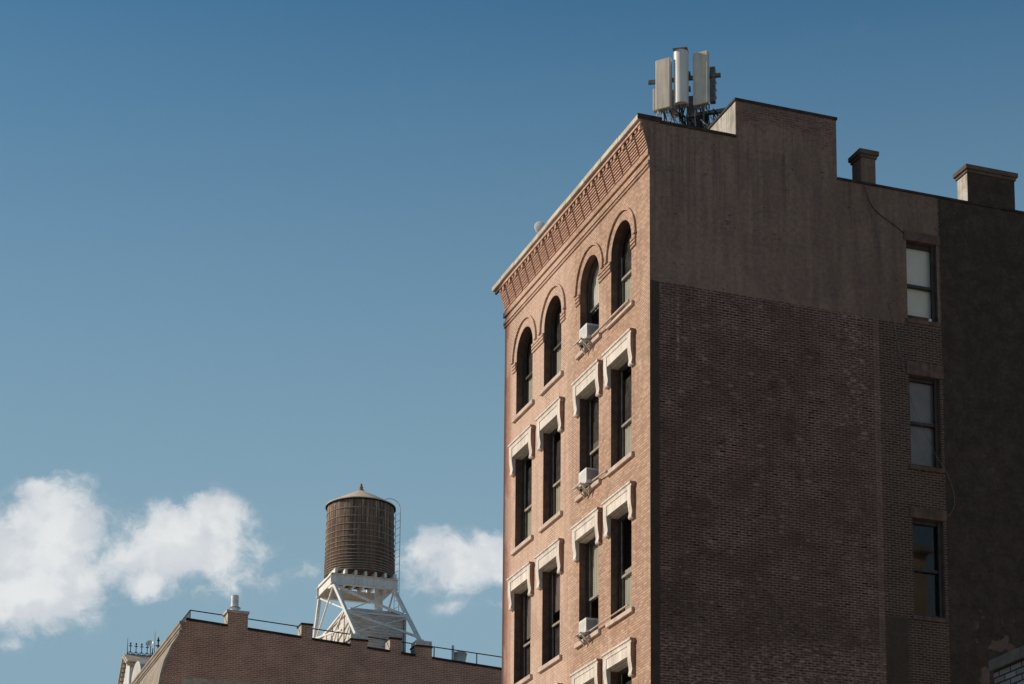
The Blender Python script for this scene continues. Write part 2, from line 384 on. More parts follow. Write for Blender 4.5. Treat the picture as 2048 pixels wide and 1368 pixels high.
    run = nt.mul(nt.step(nt.noise(nt.xyz(nt.mul(x, 5.5), y, nt.mul(z, 0.12)), 1.7, 4.0, 0.65), 0.52, 0.64), nt.step(nt.add(z, nt.mul(nt.noise(nt.xyz(nt.mul(x, 3.0), y, 2.0), 1.5, 2.0), 4.0)), 26.6, 29.6))
    ren = nt.mix(nt.mul(run, 0.42), ren, (0.075, 0.052, 0.044))
    crack = nt.step(nt.m('ABSOLUTE', nt.sub(nt.noise(nt.xyz(x, y, nt.mul(z, 0.7)), 0.55, 6.0, 0.62), 0.5)), 0.006, 0.0025)
    ren = nt.mix(nt.mul(crack, 0.10), ren, (0.05, 0.036, 0.031))
    line = nt.add(nt.sub(24.11, nt.mul(x, 0.009)), nt.mul(nt.sub(nt.noise(nt.xyz(nt.mul(x, 1.6), y, 0.0), 1.0, 5.0, 0.65), 0.5), 0.14))
    top = nt.step(nt.sub(nt.add(z, nt.mul(nt.sub(small, 0.5), 0.10)), line), -0.02, 0.02)
    rough_low = nt.mul(nt.step(nt.sub(z, line), 0.0, 0.25, 1.0, 0.0), nt.step(mid, 0.6, 0.7))
    top = nt.mul(top, nt.sub(1.0, nt.mul(rough_low, 0.5)))
    wall = nt.mix(top, wall, ren)
    # smooth dark cement edge along the street corner, below the render
    edge = nt.mul(nt.step(x, 0.25, 0.235), nt.sub(1.0, top))
    wall = nt.mix(edge, wall, (0.062, 0.050, 0.044))
    # --- tar on the rear half
    tarx = nt.add(nt.add(x, nt.mul(nt.sub(small, 0.5), 0.16)), nt.mul(nt.sub(mid, .5), 0.10))
    tar = nt.step(tarx, 7.995, 8.03)
    tc2 = nt.mix(nt.step(mid, 0.35, 0.65), (0.042, 0.035, 0.030), (0.058, 0.047, 0.040))
    tspot = nt.mul(nt.step(nt.noise(nt.xyz(nt.mul(x, 3.0), y, nt.mul(z, 3.0)), 1.3, 2.0, 0.5), 0.68, 0.72), 0.5)
    tc2 = nt.mix(tspot, tc2, (0.10, 0.085, 0.074))
    spall = nt.step(nt.noise(nt.xyz(nt.mul(x, 2.4), y, nt.mul(z, 2.4)), 0.85, 2.0, 0.4), 0.60, 0.62)
    spall = nt.mul(spall, nt.mul(nt.step(z, 16.9, 16.4), nt.step(x, 8.6, 9.0)))
    tc2 = nt.mix(spall, tc2, (0.115, 0.086, 0.073))
    wall = nt.mix(tar, wall, tc2)
    k2 = nt.mul(nt.step(nt.noise(tc, 9.0, 6.0, 0.75), 0.3, 0.7, 0.80, 1.18), nt.step(nt.noise(tc, 0.9, 5.0, 0.6, 0.8), 0.32, 0.68, 0.92, 1.08))
    wall = nt.mix(1.0, wall, nt.xyz(k2, k2, k2), 'MULTIPLY')
    wall = nt.mix(1.0, wall, (1.34, 1.20, 1.12), 'MULTIPLY')
    nt.put(b.inputs['Base Color'], wall)
    hgt = nt.add(nt.mul(nt.sub(1.0, bf), nt.sub(1.0, nt.mul(nt.mx(top, tar), 0.85))), nt.mul(small, 0.7))
    bump(nt, b, hgt, 0.6, 0.012)
    b.inputs['Roughness'].default_value = 0.9; b.inputs['Specular IOR Level'].default_value = 0.12
    return m
M_SIDE = side_mat()
M_LINTEL = simple('brown_lintel', (0.16, 0.10, 0.08), 0.35, 3.0, 0.9, streak=0.25)

# ------------------------------------------------------------------ ground
gm, nt, b, tc = material('bounce_street')
n1 = nt.noise(tc, 0.4, 6.0, 0.6)
nt.put(b.inputs['Base Color'], nt.mix(n1, (0.29, 0.245, 0.19), (0.37, 0.31, 0.24)))  # street colour raised and warmed to bounce fill light onto the shaded walls
o = MB().poly([(-3000, -3000, 0), (3000, -3000, 0), (3000, 3000, 0), (-3000, 3000, 0)]).build('ground', gm)
o['kind'] = 'structure'

# ------------------------------------------------------------------ walls with openings
def arch_pts(c, spring, r, n=18): return [(c + r * math.cos(PI * k / n), spring + r * math.sin(PI * k / n)) for k in range(n + 1)]
def wall_sheet(mb, P, a0, a1, z0, z1, rects, arches, depth, Pin):
    """sheet in plane P(a,z) with rectangular (a0,a1,z0,z1) and round-headed (c,r,zb,spring) openings; Pin(a,z) is the inner plane"""
    xs = sorted({a0, a1, *[v for q in rects for v in q[:2]], *[v for q in arches for v in (q[0] - q[1], q[0] + q[1])]})
    zs = sorted({z0, z1, *[v for q in rects for v in q[2:]], *[v for q in arches for v in (q[2], q[3], q[3] + q[1])]})
    for i in range(len(xs) - 1):
        for k in range(len(zs) - 1):
            xm, zm = (xs[i] + xs[i + 1]) / 2, (zs[k] + zs[k + 1]) / 2
            if any(q[0] < xm < q[1] and q[2] < zm < q[3] for q in rects): continue
            if any(abs(xm - q[0]) < q[1] and q[2] < zm < q[3] + q[1] for q in arches): continue
            mb.poly([P(xs[i], zs[k]), P(xs[i + 1], zs[k]), P(xs[i + 1], zs[k + 1]), P(xs[i], zs[k + 1])])
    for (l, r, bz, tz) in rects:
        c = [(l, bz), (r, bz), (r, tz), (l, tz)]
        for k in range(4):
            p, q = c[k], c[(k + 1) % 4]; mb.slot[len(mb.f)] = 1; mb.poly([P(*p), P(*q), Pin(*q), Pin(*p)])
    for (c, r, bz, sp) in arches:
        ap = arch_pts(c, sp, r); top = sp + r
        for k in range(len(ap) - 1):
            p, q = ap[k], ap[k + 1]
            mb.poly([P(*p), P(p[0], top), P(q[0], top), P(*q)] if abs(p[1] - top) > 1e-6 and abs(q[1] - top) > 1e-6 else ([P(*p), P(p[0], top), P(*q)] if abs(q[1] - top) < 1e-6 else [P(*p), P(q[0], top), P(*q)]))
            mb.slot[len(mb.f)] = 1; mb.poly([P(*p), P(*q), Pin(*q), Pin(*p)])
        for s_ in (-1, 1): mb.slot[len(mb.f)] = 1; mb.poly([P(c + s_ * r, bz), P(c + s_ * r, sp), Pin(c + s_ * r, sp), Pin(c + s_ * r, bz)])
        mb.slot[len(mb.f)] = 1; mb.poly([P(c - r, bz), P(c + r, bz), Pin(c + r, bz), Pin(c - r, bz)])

# ================================================================== MAIN BUILDING
LEN = 10.56
BAYS = [1.81, 3.95, 6.655, 8.885]; HW = 0.665
SILL = [24.00, 20.12, 16.22, 12.32, 8.42]; HEAD = 2.67; SPRING = 1.73
bld = thing('brick_building', 'tall narrow salmon painted brick building with arched top windows and a dark blank side wall', 'building')
mb = MB()
rects = [(c - HW, c + HW, s, s + HEAD) for s in SILL[1:] for c in BAYS]
arches = [(c, HW, SILL[0], SILL[0] + SPRING) for c in BAYS]
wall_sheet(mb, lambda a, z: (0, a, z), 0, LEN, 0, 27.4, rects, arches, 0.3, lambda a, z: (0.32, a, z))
mb.poly([(0, LEN, 0), (16, LEN, 0), (16, LEN, 27.4), (0, LEN, 27.4)])
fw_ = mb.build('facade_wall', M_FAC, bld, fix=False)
SW = [(7.06, 7.93, 24.19, 26.30), (7.06, 7.93, 20.33, 22.71), (7.06, 7.93, 16.46, 18.97)]
mb = MB()
wall_sheet(mb, lambda a, z: (a, 0, z), 0.0, 24, 0, 27.56, SW, [], 0.2, lambda a, z: (a, 0.26, z))
sw_ = mb.build('side_wall', M_SIDE, bld, fix=False)
tag(sw_, 'dark side wall, rendered at the top, bare brick below, black tar at the rear')
MB().box((0.05, 0.3, 27.3), (24, LEN - .05, 27.4)).build('roof', M_ROOF, bld)
# parapets and the raised stair block, butted on top of the side wall
MB().box((0.0, 0.0, 27.56), (2.33, 0.32, 28.22)).build('parapet', M_SIDE, bld)
MB().box((-0.20, -0.035, 28.22), (2.33, 0.36, 28.285)).build('coping', M_CUTEDGE, bld)
blk = MB().box((2.33, 0.0, 27.56), (5.125, 5.2, 29.21)).build('stair_block', M_SIDE, bld)
MB().poly([(2.326, 0.02, 27.56), (2.326, 0.02, 29.19), (2.326, 5.18, 29.19), (2.326, 5.18, 27.56)]).build('pale_render', M_PLASTER, blk)
MB().box((2.30, -0.03, 29.21), (5.15, 5.23, 29.275)).build('coping', M_CUTEDGE, blk)
MB().prism([(0.36, 27.9), (0.36, 28.06), (5.0, 28.9), (5.0, 28.74)], 'x', 2.285, 2.322).build('flashing', M_COPE, blk)
MB().box((5.127, 0.0, 27.56), (24, 0.32, 27.60)).build('parapet', M_SIDE, bld)
MB().box((5.127, -0.035, 27.60), (24, 0.36, 27.655)).build('coping', M_CUTEDGE, bld)
def chimney(x0, x1, z1, dep, label, mface):
    c = MB().box((x0, -0.012, 27.66), (x1, dep, z1 - 0.20)).build('chimney', M_SIDE, bld); tag(c, label)
    cp = MB(); cp.box((x0 - 0.035, -0.045, z1 - 0.20), (x1 + 0.035, dep + 0.035, z1 - 0.12)); cp.box((x0 - 0.075, -0.085, z1 - 0.12), (x1 + 0.075, dep + 0.075, z1))
    cp.build('chimney_cap', mface, c, bevel=0.008)
    return c
M_CAPBR = simple('brown_cap_brick', (0.13, 0.092, 0.072), 0.3, 5.0, 0.9, bumpy=0.3)
chimney(5.81, 6.22, 28.53, 0.46, 'small square brown chimney standing on the side parapet', M_CAPBR)
c2 = chimney(8.90, 10.30, 28.66, 0.50, 'wide chimney with one sunlit pale end above the tarred wall', M_CAPBR)
MB().poly([(8.896, 0.0, 27.66), (8.896, 0.0, 28.45), (8.896, 0.49, 28.45), (8.896, 0.49, 27.66)]).build('pale_render', M_PLASTER, c2)
MB().prism([(8.0, 27.4), (24, 27.4), (24, 27.41), (8, 27.41)], 'y', 0.4, 9).build('roof', M_ROOF, bld)

# --- cornice: corbel courses, dentils, fascia, coping
mb = MB()
mb.box((-0.05, -0.0, 27.36), (0.0, LEN + 0.05, 27.50))                       # bed moulding below the corbels
mb.box((-0.045, -0.0, 27.13), (0.0, LEN + .04, 27.21)); mb.box((-0.035, -0.0, 27.04), (0.0, LEN + .03, 27.09))
band = mb.build('string_course', M_FAC, bld)
mb = MB()
mb.prism([(0.10, 27.5), (0.10, 28.2), (-0.15, 28.2), (-0.10, 28.02), (-0.004, 27.5)], 'y', 0.004, LEN)   # backing
cor = mb.build('cornice', M_CORB, bld)
MB().prism([(0.0, 27.36), (0.0, 28.218), (-0.25, 28.218), (-0.245, 28.10), (-0.19, 28.02), (-0.05, 27.5), (-0.045, 27.36)], 'y', -0.014, 0.003).build('end_plate', M_SIDE, cor)
mb = MB(); mb.box((-0.255, -0.02, 28.115), (-0.2, LEN + .2, 28.215)).build('fascia', M_CORB, cor)
PITCH_C, Y0 = 0.527, 0.515
NC = 8; CH = 0.0655; GR = 0.027
def corbel_mesh(w, seed):
    rr = random.Random(seed); q = MB()
    for k in range(NC):
        z = 27.505 + k * CH; pr = 0.045 + 0.155 * (k + 1) / NC + rr.uniform(-.004, .004)
        q.box((-pr, 0.012, z + GR), (0.02, w - 0.062 + rr.uniform(-.006, .004), z + CH))
        q.box((-pr + 0.062, 0.02, z), (0.02, w - 0.075, z + GR))
    z = 27.505 + NC * CH
    q.box((-0.235, 0.05, z - .03), (-0.02, w * 0.34, z + 0.088)); q.box((-0.225, w * 0.62, z + .01), (-0.02, w - 0.10, z + 0.088))
    return q
vars_ = [corbel_mesh(PITCH_C, k).build('corbel', M_CORB, cor, (0, 0, 0)) for k in range(3)]
used = []
for k in range(20):
    y = Y0 - PITCH_C + k * PITCH_C
    src = vars_[k % 3]
    c = src if k < 3 else share(src, cor)
    c.location = (0, y, 0)
    if k == 0: c.location = (0, y, 0)
vars_[0].location = (0, Y0 - PITCH_C, 0)
mb = MB()
yy = -0.03
while yy < LEN + 0.22:
    L = rnd.uniform(1.1, 1.7); e = min(yy + L, LEN + 0.26); dz = rnd.uniform(-.008, .008)
    mb.box((-0.325 + rnd.uniform(-.006, .006), yy, 28.22 + dz), (0.25, e - 0.008, 28.352 + dz)); yy = e
    if LEN + .26 - yy < 0.3: yy = LEN + 1
cp = mb.build('coping', M_COPE, cor, bevel=0.01)
MB().box((-0.335, -0.047, 28.215), (0.32, -0.034, 28.358)).build('coping_end', M_CUTEDGE, cor)

# --- arch mouldings and imposts
SP = SILL[0] + SPRING
for c in BAYS:
    mb = MB()
    for (r0, r1, d) in ((0.905, 0.975, 0.05),):
        n = 22
        for k in range(n):
            a, b_ = PI * k / n, PI * (k + 1) / n
            pts = [(c + r0 * math.cos(a), SP + r0 * math.sin(a)), (c + r1 * math.cos(a), SP + r1 * math.sin(a)), (c + r1 * math.cos(b_), SP + r1 * math.sin(b_)), (c + r0 * math.cos(b_), SP + r0 * math.sin(b_))]
            mb.prism(pts, 'x', -d, 0.0)
    for s_ in (-1, 1):
        e = c + s_ * 0.94
        mb.box((-0.07, e - 0.055, SP - 0.06), (0, e + 0.055, SP + 0.0))
    mb.build('arch_moulding', M_FAC, bld)
spans = [(BAYS[0] + HW, BAYS[1] - HW), (BAYS[2] + HW, BAYS[3] - HW), (BAYS[0] - HW - .30, BAYS[0] - HW), (BAYS[1] + HW, BAYS[1] + HW + .30), (BAYS[2] - HW - .30, BAYS[2] - HW), (BAYS[3] + HW, BAYS[3] + HW + .30)]
for (a, b_) in spans:
    mb = MB()
    for k in range(3): mb.box((-0.045 + 0.006 * k, a, SP - 0.16 - k * 0.095), (0, b_, SP - 0.10 - k * 0.095))
    mb.build('impost_band', M_FAC, bld)

# --- facade windows
def frame_mesh(arched):
    q = MB(); hw = HW; x0, x1 = 0.20, 0.28
    t = SPRING if arched else HEAD
    q.box((x0, -hw, 0), (x1, -hw + 0.08, t)); q.box((x0, hw - 0.08, 0), (x1, hw, t)); q.box((x0, -hw + .08, 0), (x1, hw - .08, 0.08))
    if arched:
        n = 18
        for k in range(n):
            a, b_ = PI * k / n, PI * (k + 1) / n
            q.prism([(r * math.cos(w), SPRING + r * math.sin(w)) for r, w in ((hw - .08, a), (hw, a), (hw, b_), (hw - .08, b_))], 'x', x0, x1)
    else: q.box((x0, -hw + .08, t - 0.12), (x1, hw - .08, t))
    return q
def sash_mesh(arched):
    q = MB(); hw = HW - .08; mid = 1.12
    q.box((0.235, -hw, mid - .03), (0.285, hw, mid + .03))
    q.box((0.262, -hw, .08), (0.29, -hw + .045, mid - .03)); q.box((0.262, hw - .045, .08), (0.29, hw, mid - .03)); q.box((0.262, -hw + .045, .08), (0.29, hw - .045, .14))
    q.box((0.242, hw - .035, mid + .03), (0.262, hw, SPRING if arched else HEAD - .12))
    return q
def glass_mesh(arched):
    q = MB(); hw = HW - .06
    if arched: q.poly([(0.27, -hw, .05), (0.27, hw, .05)] + [(0.27, hw * math.cos(PI * k / 18), SPRING + hw * math.sin(PI * k / 18)) for k in range(19)])
    else: q.poly([(0.27, -hw, .05), (0.27, hw, .05), (0.27, hw, HEAD - .06), (0.27, -hw, HEAD - .06)])
    return q
def room_mesh(arched):
    q = MB(); hw = HW + 0.3; t = (SPRING + HW if arched else HEAD) + .2; x0, x1 = 0.325, 1.6
    q.poly([(x1, -hw, -.1), (x1, hw, -.1), (x1, hw, t), (x1, -hw, t)])
    q.poly([(x0, -hw, -.1), (x1, -hw, -.1), (x1, -hw, t), (x0, -hw, t)]); q.poly([(x0, hw, -.1), (x1, hw, -.1), (x1, hw, t), (x0, hw, t)])
    q.poly([(x0, -hw, -.1), (x0, hw, -.1), (x1, hw, -.1), (x1, -hw, -.1)]); q.poly([(x0, -hw, t), (x0, hw, t), (x1, hw, t), (x1, -hw, t)])
    return q
def blind_mesh(z0, z1):
    q = MB(); hw = HW - .02; n = 26
    top = [(0.325 + 0.012 * math.sin(k * 1.9) + .006 * math.sin(k * 4.3), -hw + 2 * hw * k / n) for k in range(n + 1)]
    for k in range(n):
        a, b_ = top[k], top[k + 1]; q.poly([(a[0], a[1], z0), (b_[0], b_[1], z0), (b_[0], b_[1], z1), (a[0], a[1], z1)])
    return q
def sill_mesh():
    return MB().prism([(-0.075, -0.13), (-0.075, -0.015), (0.20, 0.005), (0.20, -0.13)], 'y', -0.83, 0.83)
def hood_mesh():
    q = MB(); w = 0.917
    # crown moulding, stepped
    zt = 23.22 - 20.12
    q.prism([(0, zt), (-0.155, zt), (-0.155, zt - .045), (-0.125, zt - .065), (-0.115, zt - .11), (0, zt - .11)], 'y', -w, w)
    q.box((-0.122, -w + .03, zt - .16), (0, w - .03, zt - .11))
    # lintel panel
    q.box((-0.105, -w + .085, HEAD + .012), (0, w - .085, zt - .16))
    q.box((-0.115, -w + .26, HEAD + .012), (-0.105, w - .26, HEAD + .045))
    # consoles either side: scrolled profile
    for s_ in (-1, 1):
        a, b_ = sorted((s_ * (w - .03), s_ * (w - .24)))
        prof = [(0, zt - .16), (-0.122, zt - .16), (-0.124, zt - .40), (-0.112, zt - .56), (-0.092, zt - .68), (-0.082, zt - .76), (-0.095, zt - .83), (-0.105, zt - .87), (-0.08, zt - .91), (0, zt - .91)]
        q.prism(prof, 'y', a, b_)
            # soffit of the stone in the opening head
    q.box((0.0, -HW + .002, HEAD - .03), (0.198, HW - .002, HEAD - .002))
    return q
for k, c in enumerate(BAYS): pass
src = {}
def get(key, fn, mat, bevel=0.0):
    if key not in src:
        me = fn().build(key[0], mat, None, bevel=bevel); src[key] = me; return me
    o = src[key].copy(); COL.objects.link(o); return o
# what hangs behind each window: list of (z0, z1, material)
M_CURT = simple('brown_dusk_curtain', (0.085, 0.068, 0.058), 0.5, 4.0, 0.95)
LOW = [(0.06, 1.12, M_BLIND), (1.18, 2.34, M_CURT)]
BLINDS = {(0, 0): LOW, (0, 1): [(1.10, 2.36, M_SHADE)], (0, 2): LOW, (0, 3): LOW,
          (1, 0): LOW, (1, 1): [(1.16, 1.40, M_GREYSHADE), (1.41, 2.62, M_CURT), (0.05, 1.1, M_CURT)], (1, 2): LOW, (1, 3): LOW,
          (2, 0): [(0.06, 1.30, M_BLIND)], (2, 1): [(1.10, 2.6, M_BLIND)], (2, 2): [(1.5, 2.6, M_GREYSHADE), (0.05, 1.1, M_CURT)], (2, 3): [(1.3, 2.6, M_GREYSHADE), (.05, 1.1, M_CURT)]}
for r_, s in enumerate(SILL):
    for k, c in enumerate(BAYS):
        ar = r_ == 0
        w = get(('window', ar), lambda: frame_mesh(ar), M_FRAME); w.parent = bld; w.location = (0, c, s)
        for nm, fn, mat in (('sash', lambda: sash_mesh(ar), M_SASH if r_ > 0 or k in (0,) else M_FRAME), ('glass', lambda: glass_mesh(ar), M_GLASS), ('room', lambda: room_mesh(ar), M_ROOM)):
            q = get((nm, ar, mat.name), fn, mat); q.parent = w; q.location = (0, 0, 0)
        q = get(('sill',), sill_mesh, M_SILL, 0.006); q.parent = w; q.location = (0, 0, 0)
        if not ar:
            q = get(('hood',), hood_mesh, M_STONE, 0.006); q.parent = w; q.location = (0, 0, 0)
            if len(q.data.materials) == 1:                       # the returns are painted with the wall
                q.data.materials.append(M_HOODEND)
                for p_ in q.data.polygons:
                    if abs(p_.normal.y) > 0.7 and abs(p_.center.y) > HW + 0.1: p_.material_index = 1
        for (z0, z1, mt) in BLINDS.get((r_, k), LOW):
            q = get(('blind', z0, z1, mt.name), lambda: blind_mesh(z0, z1), mt); q.parent = w; q.location = (0, 0, 0)

# --- side windows
def side_window(i, x0, x1, z0, z1, zm, zg, lint, up_m, lo_m, label):
    q = MB(); Y = 0.14; e = 0.055
    q.box((x0, Y, z0), (x0 + e, Y + .08, z1)); q.box((x1 - e, Y, z0), (x1, Y + .08, z1)); q.box((x0 + e, Y, z1 - .10), (x1 - e, Y + .08, z1)); q.box((x0 + e, Y, z0), (x1 - e, Y + .08, zg))
    q.box((x0 + e, Y - .02, zm - .035), (x1 - e, Y + .08, zm + .035))
    q.box((x1 - .10, Y - .05, z0), (x1, Y - .001, z1))
    w = q.build('window', M_FRAME, bld); tag(w, label)
    MB().poly([(x0 + e, Y + .06, zg), (x1 - e, Y + .06, zg), (x1 - e, Y + .06, z1 - .1), (x0 + e, Y + .06, z1 - .1)]).build('glass', M_GLASS, w)
    if up_m: MB().box((x0 + e, Y + .10, zm), (x1 - e, Y + .105, z1 - .08)).build('blind', up_m, w)
    if lo_m: MB().box((x0 + e, Y + .11, zg - .05), (x1 - e, Y + .115, zm)).build('blind', lo_m, w)
    q = MB(); a, b_, y0, y1 = x0 - .2, x1 + .2, 0.262, 1.5
    q.poly([(a, y1, z0 - .1), (b_, y1, z0 - .1), (b_, y1, z1 + .1), (a, y1, z1 + .1)]); q.poly([(a, y0, z0 - .1), (a, y1, z0 - .1), (a, y1, z1 + .1), (a, y0, z1 + .1)])
    q.poly([(b_, y0, z0 - .1), (b_, y1, z0 - .1), (b_, y1, z1 + .1), (b_, y0, z1 + .1)]); q.poly([(a, y0, z1 + .1), (b_, y0, z1 + .1), (b_, y1, z1 + .1), (a, y1, z1 + .1)]); q.poly([(a, y0, z0 - .1), (b_, y0, z0 - .1), (b_, y1, z0 - .1), (a, y1, z0 - .1)])
    q.build('room', M_ROOM, w)
    MB().box((x0 - .075, -0.03, z1), (x1 + .10, 0.0, lint)).build('lintel', M_LINTEL, w, bevel=0.006)
    MB().box((x0 - .06, -0.045, z0 - .11), (x1 + .06, 0.0, z0)).build('sill', M_LINTEL, w, bevel=0.006)
    return w
w1 = side_window(0, *SW[0], 25.15, 24.36, 26.55, M_SHADE, M_SHADE, 'side window with pale roller shade pulled all the way down')
w2 = side_window(1, *SW[1], 21.50, 20.42, 23.06, M_GREYSHADE, M_GREYSHADE, 'side window with a dim grey shade')
w3 = side_window(2, *SW[2], 17.68, 16.55, 19.25, None, None, 'dark side window reflecting the blue sky')
MB().box((7.27, 0.13, 24.265), (7.72, 0.139, 24.345)).build('vent_panel', simple('brown_board', (0.13, 0.08, 0.055), 0.2), w1)
MB().box((7.74, 0.13, 24.27), (7.86, 0.139, 24.345)).build('vent_panel', M_SHADE, w1)

# ================================================================== THINGS ON THE MAIN BUILDING
def ac_unit(c, s, label):
    t = thing('air_conditioner', label, 'air conditioner', (0, c, s), 0, 'window air conditioners with bracket arms')
    q = MB(); q.box((-0.22, -0.34, 0.045), (0.19, 0.24, 0.47)); body = q.build('housing', M_WHITEMETAL, t, bevel=0.015)
    q = MB()
    for k in range(9): q.box((-0.18 + k * 0.035, -0.346, 0.12), (-0.166 + k * 0.035, -0.34, 0.41))
    q.build('side_louvre', M_GRILLE, body)
    q = MB()
    for k in range(8): q.box((-0.226, -0.28, 0.09 + k * .043), (-0.22, 0.18, 0.106 + k * .043))
    q.build('rear_grille', simple('pale_grille', (0.66, 0.65, 0.63), 0.2, 9.0), body)
    q = MB()
    for y in (-0.22, 0.12):
        q.bar((-0.36, y, 0.02), (0.10, y, 0.02), 0.04, 0.035); q.bar((-0.31, y, 0.0), (-0.09, y, -0.24), 0.035, 0.03); q.bar((-0.085, y, 0.0), (-0.085, y, -0.28), 0.03)
    q.bar((-0.34, -0.25, 0.03), (-0.34, 0.32, 0.03), 0.04, 0.03); q.bar((-0.25, -0.25, 0.03), (-0.25, 0.18, 0.03), 0.03, 0.02)
    q.bar((-0.30, -0.22, 0.02), (-0.09, 0.12, -0.2), 0.03, 0.02)
    q.build('bracket', M_BRACKET, t)
    return t
ac_unit(BAYS[1], SILL[0], 'white air conditioner in the arched window, highest of the three').scale = (0.92, 0.92, 0.92)
ac_unit(BAYS[1], SILL[1], 'white air conditioner under a white stone hood, middle of the three').scale = (0.92, 0.92, 0.92)
ac_unit(BAYS[1], SILL[2], 'white air conditioner with printed rear panel, lowest of the three').scale = (0.86, 0.86, 0.86)
def conduit(s, y0, y1, z0, z1, r_, label):
    q = MB().tube([(-0.10, y0, z0), (-0.12, (y0 + y1) / 2, (z0 + z1) / 2 - .01), (-0.11, y1, z1)], r_, 8)
    o = q.build('conduit_pipe', M_SILL, None, smooth=True); tag(o, label, 'pipe', 'pale conduits between window sills')
conduit(SILL[0], BAYS[1] - .45, BAYS[0] - .75, SILL[0] + .02, SILL[0] + .0, 0.03, 'pale pipe running under the right hand arched window sill')
conduit(SILL[1], BAYS[1] - .5, BAYS[0] + .70, SILL[1] + .03, SILL[1] - .02, 0.022, 'short pale pipe beside the middle air conditioner')
conduit(SILL[2], BAYS[1] - .3, BAYS[0] - .70, SILL[2] + .05, SILL[2] + .06, 0.02, 'long thin pale pipe from the lowest air conditioner across the sill')

# --- cellular antenna array on the roof, standing askew to the street
AX = Vector((0.845, -0.535, 0)).normalized(); AN = Vector((-0.535, -0.845, 0)).normalized()
ant = thing('antenna_array', 'rooftop cell antenna mast with three pale upright panels and tangled cables', 'antenna', (1.803, 2.10, 28.00), 0)
ant.scale = (1.0234,) * 3
AO = Vector((1.31, 1.0, 27.4))
def al(s, n, z): v_ = AX * s + AN * n; return (v_.x, v_.y, z - 27.4)
SLN = 1.0 / 0.845
def slab(q, s0, s1, n0, n1, z0, z1, yaw=0.0):
    c = (s0 + s1) / 2; hw = (s1 - s0) / 2
    pts = []
    for (a, b_) in ((-hw, n0), (hw, n0), (hw, n1), (-hw, n1)):
        ca, sa = math.cos(yaw), math.sin(yaw)
        v_ = AX * (c + a * ca - b_ * sa) + AN * (a * sa + b_ * ca); pts.append((v_.x, v_.y))
    q.prism(pts, 'z', z0 - 27.4, z1 - 27.4); return q
TW = 0.22
slab(MB(), -0.60, -0.20, 0.05, 0.20, 29.26, 30.61, 0.26).build('panel', M_PANEL, ant, bevel=0.02)
slab(MB(), 0.34, 0.74, 0.05, 0.20, 29.28, 30.69, 0.22).build('panel', M_PANEL, ant, bevel=0.02)
q = MB(); pts = []
for k in range(25):
    a = PI * k / 24; w_ = AX * (0.18 * math.cos(a)) + AN * (0.10 + 0.17 * math.sin(a)); pts.append((w_.x, w_.y))
for (a, b_) in ((-0.18, -0.02), (0.18, -0.02)): 
    w_ = AX * a + AN * b_; pts.append((w_.x, w_.y))
q.prism(pts, 'z', 29.36 - 27.4, 30.79 - 27.4).build('round_panel', M_PANELW, ant, smooth=True)
q = MB(); slab(q, -0.185, 0.185, -0.025, 0.28, 30.79, 30.815).build('panel_cap', M_GRILLE, ant)
MB().bar(al(-0.86, -0.08, 30.15), al(0.98, -0.08, 30.15), 0.09, 0.09).build('crossbar', M_STEEL, ant, bevel=0.006)
MB().bar(al(0.1, -0.14, 29.15), al(1.12, -0.14, 29.22), 0.09, 0.09).build('crossbar', M_STEEL, ant)
for s in (-0.46, 0.0, 0.54): MB().tube([al(s, -0.06, 26.82), al(s, -0.06, 30.4 + (0.0 if s else 0.2))], 0.035, 10).build('pole', M_STEEL, ant, smooth=True)
slab(MB(), 0.10, 0.36, -0.34, -0.16, 28.9, 29.72).build('radio_unit', M_GRILLE, ant, bevel=0.015)
slab(MB(), -0.32, -0.14, -0.34, -0.16, 29.25, 29.95).build('radio_unit', M_PANEL, ant, bevel=0.015)
slab(MB(), 0.36, 0.66, -0.30, -0.10, 28.55, 29.12).build('radio_unit', M_CUTEDGE, ant, bevel=0.012)
slab(MB(), -0.12, 0.1, -0.30, -0.10, 28.5, 28.95).build('radio_unit', M_CUTEDGE, ant, bevel=0.012)
slab(MB(), -0.74, -0.6, -0.2, -0.04, 29.35, 29.95).build('radio_unit', M_PANEL, ant, bevel=0.015)
slab(MB(), 0.70, 0.84, -0.22, -0.06, 29.45, 30.40).build('radio_unit', M_STEEL, ant, bevel=0.015)
q = MB()
for z in (29.6, 29.8, 30.0, 30.25): q.bar(al(0.85, -0.14, z), al(0.87, -0.14, z), 0.10, 0.05)
q.build('bracket', M_PANELW, ant)
q = MB()
for z in (29.75, 30.15): q.bar(al(0.10, -0.06, z + .1), al(0.22, -0.06, z + .1), 0.12, 0.10)
q.build('clamp', M_STEEL, ant)
rc = random.Random(3)
def jumper(s0, n0, z0, s1, n1, z1, sag, r_, mat):
    P0, P1 = Vector(al(s0, n0, z0)), Vector(al(s1, n1, z1)); pts = []
    side = Vector((rc.uniform(-1, 1), rc.uniform(-1, 1), 0)) * 0.12
    for k in range(11):
        t = k / 10; p_ = P0.lerp(P1, t); p_ += Vector((0, 0, -sag * math.sin(PI * t))) + side * math.sin(PI * t); pts.append(p_)
    MB().tube(pts, r_, 6).build('cable', mat, ant, smooth=True)
